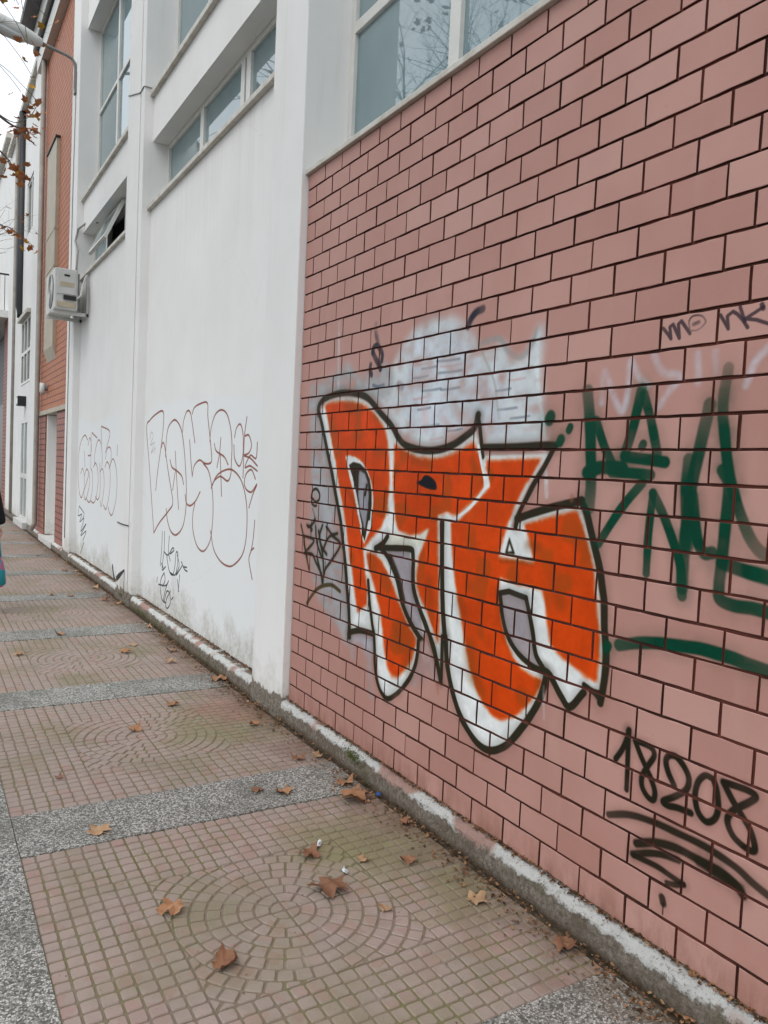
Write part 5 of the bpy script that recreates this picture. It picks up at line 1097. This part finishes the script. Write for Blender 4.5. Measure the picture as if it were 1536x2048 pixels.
def make_tree(seed, low=None):
    rng = random.Random(seed); trunk = MB(); limbs = MB(); fol = MB(); tips = []
    H = 3.6
    tp = [(0, 0, -.15), (.02, .03, .5), (.06, -.02, 1.5), (.02, .05, 2.6), (.05, 0, H)]
    trunk.tube(tp, [.26, .19, .165, .155, .15], 12)
    def grow(p, d, L, r_, depth):
        pts = [p]; rad = [r_]; n = 4
        for i in range(n):
            d = (d + Vector((rng.gauss(0, .16), rng.gauss(0, .16), rng.gauss(.03, .10)))).normalized()
            p = p + d * L / n; pts.append(p); rad.append(r_ * (1 - .55 * (i + 1) / n))
        limbs.tube(pts, rad, 7 if depth < 2 else (5 if depth < 3 else 3), cap=False)
        if depth >= 5 or r_ < .0025: tips.append((p, d)); return
        for i in range(rng.choice((2, 3, 3)) + (depth < 3)):
            t = rng.choice((2, 3, 4)); q = pts[t]
            nd = (d + Vector((rng.gauss(0, .62), rng.gauss(0, .62), rng.gauss(.05, .42)))).normalized()
            grow(q, nd, L * rng.uniform(.58, .8), rad[t] * rng.uniform(.55, .8), depth + 1)
        if depth >= 2: tips.append((p, d))
    for i in range(5):
        a = i * 1.256 + rng.uniform(-.3, .3)
        grow(Vector((.05, 0, H - .15)), Vector((math.cos(a) * .62, math.sin(a) * .62, 1.)).normalized(), rng.uniform(2.0, 2.6), .10, 0)
    for p, d in tips:
        if rng.random() < .16: tree_leaf(fol, p, rng.uniform(.05, .08), rng)
    if low:
        for path, rads, leaves in low:
            limbs.tube(path, rads, 6, cap=False)
            for c, s in leaves: tree_leaf(fol, c, s, rng, 1 if rng.random() < .08 else 0)
    return trunk, limbs, fol
def catm3(pts, n=6):
    p = np.array(pts, float); q = np.vstack([2 * p[0] - p[1], p, 2 * p[-1] - p[-2]]); o = []
    for i in range(1, len(q) - 2):
        for t in np.linspace(0, 1, n, endpoint=False):
            a, b, c, d = q[i - 1], q[i], q[i + 1], q[i + 2]; o.append(.5 * (2 * b + (c - a) * t + (2 * a - 5 * b + 4 * c - d) * t * t + (3 * b - a - 3 * c + d) * t ** 3))
    o.append(p[-1]); return [Vector(x) for x in o]
TX, TY = -3.95, 9.6
rl = random.Random(8); low = []
def low_branch(pts, r0, clusters):
    P = catm3([(x - TX, y - TY, z) for x, y, z in pts]); n = len(P)
    lv = []
    for t, cnt, spread in clusters:
        c = P[min(n - 1, int(t * (n - 1)))]
        for _ in range(cnt): lv.append((c + Vector((rl.gauss(0, spread), rl.gauss(0, spread), rl.gauss(-.05, spread * .8))), rl.uniform(.05, .08)))
    low.append((P, [max(.004, r0 * (1 - i / n)) for i in range(n)], lv))
low_branch([(TX + .05, TY, 3.5), (-3.2, 9.9, 5.2), (-2.0, 10.2, 5.8), (-1.3, 10.3, 5.5), (-1.0, 10.4, 5.38), (-.76, 10.45, 5.42)], .05, [(.82, 6, .05), (.88, 8, .06), (.94, 9, .06), (1., 8, .07)])
low_branch([(-1.3, 10.3, 5.5), (-1.0, 10.4, 5.42), (-.82, 10.4, 5.55), (-.74, 10.45, 5.72)], .008, [(.8, 4, .05), (1., 6, .05)])
low_branch([(-2.0, 10.2, 5.8), (-1.5, 10.3, 5.3), (-1.12, 10.35, 5.02), (-1.0, 10.4, 4.92), (-.90, 10.45, 4.86)], .02, [(.7, 5, .06), (.86, 7, .06), (1., 7, .06)])
low_branch([(-2.0, 10.2, 5.8), (-1.6, 10.2, 4.9), (-1.2, 10.3, 4.25), (-1.0, 10.4, 4.18), (-.74, 10.5, 4.04)], .016, [(.72, 3, .04), (.82, 4, .04), (.92, 4, .04), (1., 3, .02)])
low_branch([(-3.2, 9.9, 5.4), (-2.2, 10.0, 7.2), (-1.4, 10.3, 7.5), (-1.0, 10.5, 7.1), (-.85, 10.6, 6.5)], .02, [(.75, 3, .2), (.9, 3, .22), (1., 3, .12)])
for (x_, z_2, e_) in ((-1.02, 6.75, .25), (-.98, 6.35, .2), (-1.08, 6.05, .16), (-.92, 5.95, .12), (-1.12, 7.1, .2), (-.80, 6.9, .1)):
    low_branch([(-2.2, 10.0, z_2 - .3 + e_), (-1.6, 10.2, z_2 + .1), (x_ - .25, 10.3, z_2 + .05), (x_, 10.4, z_2 - e_ * .6), (x_ + .16, 10.45, z_2 - e_ * 1.5)], .009, [(.85, 1, .08), (1., 1, .06)])
tree_spots = [(TX, TY, 0, 21, low), (TX - .1, 17.2, 1.1, 22, None), (TX + .1, 25.0, 2.3, 23, None), (TX, 2.4, .7, 24, None)]
tl = ['bare plane tree with a few orange leaves, its low boughs reaching the lamp arm', 'bare plane tree mirrored in the low strip window of the white building', 'bare plane tree mirrored in the tall window of the second white building', 'bare plane tree at the kerb across from the tiled wall']
for (x, y, rz, seed, lw), lb in zip(tree_spots, tl):
    tr = thing('plane_tree', lb, 'tree', (x, y, -.0), 'plane trees along the kerb'); tr.rotation_euler.z = 0 if lw else rz
    a, b, c = make_tree(seed, lw)
    t_o = a.build('trunk', 'bark', tr, True); b.build('branches', 'twig', tr, True); c.build('foliage', ['leaf_tree', 'leaf_yellow'], tr)
    rg = MB()                                                    # earth pit in the paving
    pit = [(.42 * math.cos(i * math.pi / 8), .42 * math.sin(i * math.pi / 8), -.008) for i in range(16)]

# ------------------------------------------------------------------ fallen leaves
def leaf_mesh(seed, curl, crumple, mat, stalk=True):
    rng = random.Random(seed); o = leaf_outline(rng)
    dense = []
    for i in range(len(o)):
        a, b = o[i], o[(i + 1) % len(o)]; dense += [a, ((a[0] + b[0]) / 2 + rng.uniform(-.03, .03), (a[1] + b[1]) / 2 + rng.uniform(-.03, .03))]
    rings = [0, .3, .62, 1.]; ph = [rng.uniform(0, 6.3) for _ in range(6)]; fold = rng.uniform(-.6, .6)
    def hgt(x, y):
        r_ = math.hypot(x, y); u_ = x * math.cos(fold) + y * math.sin(fold)
        return curl * (.75 * u_ * u_ + .25 * r_ * r_) + crumple * (math.sin(5 * x + ph[0]) * math.cos(4 * y + ph[1]) + .6 * math.sin(9 * x + 7 * y + ph[2])) * .5 * min(1, r_ + .3) + .03 * abs(math.sin(2.2 * math.atan2(x, y) + ph[3])) * r_
    vs = [(0, 0, hgt(0, 0))]; n = len(dense)
    for r_ in rings[1:]:
        for x, y in dense:
            X_, Y_ = x * r_, y * r_; sh = 1 - .28 * max(0, curl) * (X_ * X_ + Y_ * Y_)
            vs.append((X_ * sh, Y_ * sh, hgt(X_, Y_)))
    zmin = min(v[2] for v in vs); vs = [(x, y, z - zmin) for x, y, z in vs]
    fs = [(0, 1 + i, 1 + (i + 1) % n) for i in range(n)]
    for q in range(2): fs += [(1 + q * n + i, 1 + (q + 1) * n + i, 1 + (q + 1) * n + (i + 1) % n, 1 + q * n + (i + 1) % n) for i in range(n)]
    mb = MB().add(vs, fs)
    if stalk: mb.tube([(0, -.08, vs[0][2]), (.03, -.45, vs[0][2] * .6 + .04), (.10, -.75, .05)], [.022, .016, .02], 5)
    me = mb.mesh('fallen_leaf', mat, True); return me
LM = {}
for mt in ('leaf_orange', 'leaf_tan', 'leaf_brown'):
    LM[mt] = [leaf_mesh(60 + i, (.25, .45, .75, .35, 1.0)[i], (.26, .36, .3, .42, .32)[i], mt) for i in range(5)]
LM['rolled'] = [leaf_mesh(91, 2.4, .10, 'leaf_brown')]
rf = random.Random(17)
#  x, y, half size, material, shape, label (None: told apart only by its place)
PL = 'paving of moulded cobbles'
LEAVES = [
 (-1.28, 3.16, .085, 'leaf_tan', 0, 'pale tan plane leaf lying flat on the pebble slab beside the joint'),
 (-.64, 2.38, .105, 'leaf_brown', 3, 'large crumpled brown leaf on the cobble circle, the widest there'),
 (-1.17, 2.49, .075, 'leaf_orange', 3, 'orange leaf with a hole lying at the rim of the cobble circle'),
 (-1.12, 2.14, .085, 'rolled', 0, 'dark brown leaf rolled into a tube on the cobble circle'),
 (-.22, 2.08, .065, 'leaf_tan', 0, 'golden brown leaf on the damp cobbles near the plinth'),
 (-.61, 2.63, .075, 'leaf_brown', 1, 'ragged brown leaf beside a scrap of white paper on the cobbles'),
 (-.44, 2.50, .05, 'leaf_tan', 2, 'small tan leaf curled on the mossy cobbles'),
 (-.28, 2.42, .065, 'leaf_brown', 1, 'star shaped pinkish brown leaf on the green mossy cobbles'),
 (-.53, 2.18, .04, 'leaf_tan', 4, 'small folded tan leaf at the wall side of the cobble circle'),
 (-.11, 1.74, .085, 'leaf_brown', 0, 'flat faded brown leaf in the dirt against the plinth'),
 (-.04, 1.32, .075, 'leaf_orange', 2, 'upturned orange brown leaf on the pebble slab against the plinth'),
 (-.46, 3.21, .08, 'leaf_orange', 4, 'curled orange leaf in the middle of the pebble slab band'),
 (-.56, 3.28, .06, 'leaf_brown', 0, 'dull dark leaf pressed flat on the pebble slab band'),
 (-.16, 3.16, .085, 'leaf_orange', 1, 'orange leaf overlapping another in the corner by the plinth'),
 (-.20, 3.01, .125, 'leaf_orange', 3, 'biggest orange leaf, lying in the corner of cobbles and plinth'),
 (-.23, 3.54, .065, 'leaf_brown', 1, 'brown leaf at the edge of the pebble band near the plinth'),
 (-.12, 3.54, .065, 'leaf_tan', 2, 'light brown leaf leaning on the plinth beyond the pebble band'),
 (-.87, 4.30, .075, 'leaf_orange', 4, 'orange leaf standing up at the centre of the second cobble circle'),
 (-.24, 4.14, .065, 'leaf_orange', 2, 'orange leaf on the reddish cobbles across from the white pillar foot'),
 (-.55, 4.68, .065, 'leaf_orange', 1, 'orange leaf on the cobbles just before the second pebble band'),
 (-.10, 5.12, .105, 'leaf_orange', 3, 'heap forming orange leaf against the plinth below the white wall'),
 (-1.34, 3.79, .04, 'leaf_brown', 1, 'tiny brown leaf alone on the outer cobbles past the pebble band'),
]
for x, y in [(-1.25, 6.3), (-.41, 6.35), (-.51, 6.1), (-.18, 6.03), (-.28, 5.7), (-.66, 8.92), (-.5, 8.81), (-.22, 8.46), (-.14, 8.22), (-.12, 2.7), (-.21, 14.9), (-.24, 10.81), (-.28, 16.57), (-.37, 12.51), (-.12, 10.38), (-.13, 11.5), (-.14, 10.72), (-.13, 6.98), (-.88, 6.91), (-.15, 9.3), (-.2, 12.0), (-.16, 9.8), (-.3, 13.4)]:
    LEAVES.append((x, y, rf.uniform(.05, .09), rf.choice(['leaf_orange', 'leaf_orange', 'leaf_tan', 'leaf_brown']), rf.randrange(5), None))
def leaf_label(x, y, s, mt, sh):
    size = 'small ' if s < .062 else ('large ' if s > .078 else '')
    look = {'leaf_orange': 'orange', 'leaf_tan': 'tan', 'leaf_brown': 'brown'}[mt]
    form = ('flat', 'wavy', 'cupped', 'crumpled', 'tightly curled')[sh]
    where = 'against the plinth' if x > -.17 else ('out on the paving' if x < -.35 else 'among leaf crumbs')
    by = ('the tiled wall' if y < 4.2 else 'the bubble-lettered white wall' if y < 7.3 else 'the pillar with the dark joint' if y < 9 else 'the air conditioner wall' if y < 12.4 else 'the brick doorway' if y < 16 else 'the far white house')
    return f'{size}{form} {look} leaf {where}, beside {by}'
for x, y, s, mt, sh, lb in LEAVES:
    o = link('fallen_leaf', LM[mt][sh % len(LM[mt])]); s *= .9; o.location = (x, y, .003); o.scale = (s * rf.uniform(.8, 1.15), s * rf.uniform(.75, 1.1), s * rf.uniform(.7, 1.))
    o.rotation_euler = (rf.uniform(-.08, .08), rf.uniform(-.08, .08), rf.uniform(0, 6.3))
    if mt == 'rolled': o.scale = (s, s * 1.3, s * .42)
    tag(o, lb or leaf_label(x, y, s, mt, sh), 'leaf', 'fallen leaves on the pavement')

# ------------------------------------------------------------------ leaf crumbs and soil along the plinth
rk = random.Random(33); mb = MB()
def crumb(x, y, z, s):
    a = rk.uniform(0, 6.3); n = rk.choice((3, 4, 5)); t1, t2 = rk.gauss(0, .35), rk.gauss(0, .35); pts = []
    for i in range(n):
        b = a + i * 6.283 / n + rk.uniform(-.4, .4); r_ = s * rk.uniform(.5, 1.2); dx, dy = r_ * math.cos(b), r_ * math.sin(b)
        pts.append((x + dx, y + dy, z + s * .45 + dx * t1 + dy * t2))
    mb.add(pts, [tuple(range(n))])
dens = lambda y: .55 + .45 * math.sin(y * 2.3) * math.sin(y * .9 + 1)
cnt = 0
while cnt < 4300:
    y = .9 + 14 * rk.random() ** 1.6
    if rk.random() > dens(y): continue
    x = -.058 - min(.5, abs(rk.gauss(0, .055)) + (.10 * rk.random() if rk.random() < .25 else 0))
    crumb(x, y, .001, rk.uniform(.0025, .011)); cnt += 1
for _ in range(6500):
    y = rk.uniform(.9, 11.8); xm = -.02 if y < 4.2 else .03
    if 4.18 < y < 4.7 or 8.03 < y < 8.76: continue
    crumb(xm + (.018 - abs(rk.gauss(0, .012 if y < 4.2 else .02))), y, .106 + abs(rk.gauss(0, .004)), rk.uniform(.002, .0085))
for _ in range(500): crumb(rk.uniform(X0, X1), rk.uniform(1.2, 9), .0005, rk.uniform(.0015, .004))
stuff(tag(mb.build('leaf_litter', 'litter'), 'brown leaf crumbs and soil gathered along the foot of the plinth', 'leaf litter'))
mb = MB(); rk = random.Random(34)
for cy, cz, cx, sp, n in ((3.28, .088, -.056, .05, 420), (7.5, .03, -.06, .22, 500), (6.9, .03, -.06, .25, 350), (8.45, .06, -.052, .05, 160), (5.6, .03, -.06, .2, 160)):
    for _ in range(n):
        x, y, z = cx + rk.gauss(0, .006), cy + rk.gauss(0, sp), max(.004, cz + rk.gauss(0, .016)); s = rk.uniform(.003, .007)
        a = rk.uniform(0, 6.3)
        mb.add([(x, y, z), (x - s, y + s * math.cos(a), z + s * math.sin(a)), (x - s * .6, y - s * math.sin(a), z + s * math.cos(a))], [(0, 1, 2)])
stuff(tag(mb.build('moss', 'moss'), 'green moss clinging to the broken plinth edge', 'moss'))

# ------------------------------------------------------------------ small litter
def scrap(label, x, y, s, seed):
    r_ = random.Random(seed); n = 7; vs = [(0, 0, .012)]
    for i in range(n):
        a = i * 6.283 / n; q = s * r_.uniform(.6, 1.2); vs.append((q * math.cos(a) * 1.5, q * math.sin(a) * .7, r_.uniform(0, .012)))
    for i in range(n):
        a = i * 6.283 / n; q = s * r_.uniform(.6, 1.2); vs.append((q * math.cos(a), q * math.sin(a) * .5, r_.uniform(.004, .02)))
    fs = [(0, 1 + i, 1 + (i + 1) % n) for i in range(n)] + [(0, 8 + i, 8 + (i + 1) % n) for i in range(n)]
    o = MB().add(vs, fs).build('paper_scrap', 'paper', None, True); o.location = (x, y, .002); o.rotation_euler.z = r_.uniform(0, 3); return tag(o, label, 'paper scrap', 'paper scraps on the cobbles')
scrap('crumpled white paper scrap on the cobble circle above the widest brown leaf', -.541, 2.453, .016, 1)
scrap('torn white paper scrap beside a ragged brown leaf on the cobbles', -.54, 2.68, .016, 2)
mb = MB(); n = 20; vs = []
for r_, z in ((.0145, .0), (.015, .010), (.013, .0125), (0.0001, .0128)): vs += [(r_ * math.cos(2 * math.pi * j / n) * (1 + .03 * (j % 2)), r_ * math.sin(2 * math.pi * j / n) * (1 + .03 * (j % 2)), z) for j in range(n)]
fs = [(i * n + j, i * n + (j + 1) % n, (i + 1) * n + (j + 1) % n, (i + 1) * n + j) for i in range(3) for j in range(n)]
o = mb.add(vs, fs).build('bottle_cap', 'cap_blue', None, False); o.location = (-.078, 2.99, .003); o.rotation_euler = (.2, .1, 0); o.scale = (.72, .72, .72)
tag(o, 'blue plastic bottle cap lying in the dirt against the plinth', 'bottle cap')

# ------------------------------------------------------------------ person at the edge of the pavement with a teal bag
def skin_body(name, verts, edges, mat, parent, root=0, sub=2):
    me = bpy.data.meshes.new(name); me.from_pydata([v[:3] for v in verts], edges, [])
    o = link(name, me, parent); md = o.modifiers.new('skin', 'SKIN'); md.use_smooth_shade = True
    for i, v in enumerate(verts):
        sv = me.skin_vertices[0].data[i]; sv.radius = (v[3], v[4] if len(v) > 4 else v[3]); sv.use_root = (i == root)
    s = o.modifiers.new('sub', 'SUBSURF'); s.levels = s.render_levels = sub
    me.materials.append(MAT[mat]); return o
per = thing('person', 'person in black coat walking away, carrying a teal shopping bag', 'person', (-1.56, 8.05, 0))
PV = [(0, 0, .98, .15, .12), (0, .0, 1.12, .145, .11), (0, .0, 1.30, .17, .12), (0, -.01, 1.44, .12, .09), (0, .0, 1.53, .055),       # pelvis..neck 0-4
      (0, .02, 1.62, .075, .09), (0, .02, 1.72, .07, .085),                                                                  # head 5-6
      (.19, 0, 1.42, .062), (.25, -.02, 1.16, .05), (.305, .04, .90, .05), (.315, .06, .83, .055),                              # right arm 7-10
      (-.19, 0, 1.42, .062), (-.26, .02, 1.15, .05), (-.25, .12, .92, .042), (-.245, .15, .84, .04),                          # left arm 11-14
      (.09, .02, .90, .095), (.10, .12, .50, .065), (.10, .03, .10, .048), (.10, .16, .05, .045),                              # right leg 15-18
      (-.09, -.02, .90, .095), (-.10, -.08, .50, .065), (-.10, -.28, .13, .048), (-.10, -.18, .05, .045)]
PE = [(0, 1), (1, 2), (2, 3), (3, 4), (4, 5), (5, 6), (3, 7), (7, 8), (8, 9), (9, 10), (3, 11), (11, 12), (12, 13), (13, 14), (0, 15), (15, 16), (16, 17), (17, 18), (0, 19), (19, 20), (20, 21), (21, 22)]
skin_body('body', PV, PE, 'coat', per)
HV = [(0, .02, 1.60, .07, .085), (0, .015, 1.70, .085, .10), (0, .01, 1.77, .06, .075)]; skin_body('hair', HV, [(0, 1), (1, 2)], 'hair', per)
FV = [(0, .07, 1.60, .05, .05), (0, .085, 1.66, .052, .05)]; skin_body('face', FV, [(0, 1)], 'skin', per)
def hand(x, y, z, nm):
    v = [(x, y, z, .022, .034), (x, y + .004, z - .06, .020, .036)]; e = [(0, 1)]
    for k_, (dy, ln_) in enumerate(((-.028, .055), (-.010, .066), (.010, .062), (.027, .048))):
        i = len(v); v += [(x, y + dy, z - .075, .0095), (x - .012, y + dy, z - .075 - ln_ * .55, .009), (x - .03, y + dy, z - .072 - ln_ * .5, .0085)]; e += [(1, i), (i, i + 1), (i + 1, i + 2)]
    i = len(v); v += [(x - .012, y + .035, z - .045, .0105), (x - .028, y + .038, z - .075, .0095)]; e += [(0, i), (i, i + 1)]
    skin_body(nm, v, e, 'skin', per, 0, 1)
hand(.312, .065, .80, 'hand'); hand(-.245, .155, .82, 'hand')
bag = thing('shopping_bag', 'teal shopping bag with pink print hanging from the hand of the person in black', 'bag', (-1.275, 8.11, .26))
mb = MB(); sec = [(0, .055, .15), (.03, .075, .17), (.14, .07, .165), (.24, .05, .15), (.28, .03, .14)]; n = 20; vs = []
rb = random.Random(5)
for z, a, b in sec: vs += [(a * math.copysign(abs(math.cos(t)) ** .5, math.cos(t)) * (1 + rb.uniform(-.05, .05)), b * math.copysign(abs(math.sin(t)) ** .5, math.sin(t)), z) for t in [2 * math.pi * j / n for j in range(n)]]
fs = [(i * n + j, i * n + (j + 1) % n, (i + 1) * n + (j + 1) % n, (i + 1) * n + j) for i in range(len(sec) - 1) for j in range(n)] + [tuple(range(n))[::-1]]
mb.add(vs, fs).build('sack', 'bag', bag, True)
for s in (-1, 1): MB().tube([(s * .028, -.08, .275), (s * .02, -.04, .40), (0, 0, .43), (s * .02, .04, .40), (s * .028, .08, .275)], .008, 6).build('handle', 'bag', bag, True)
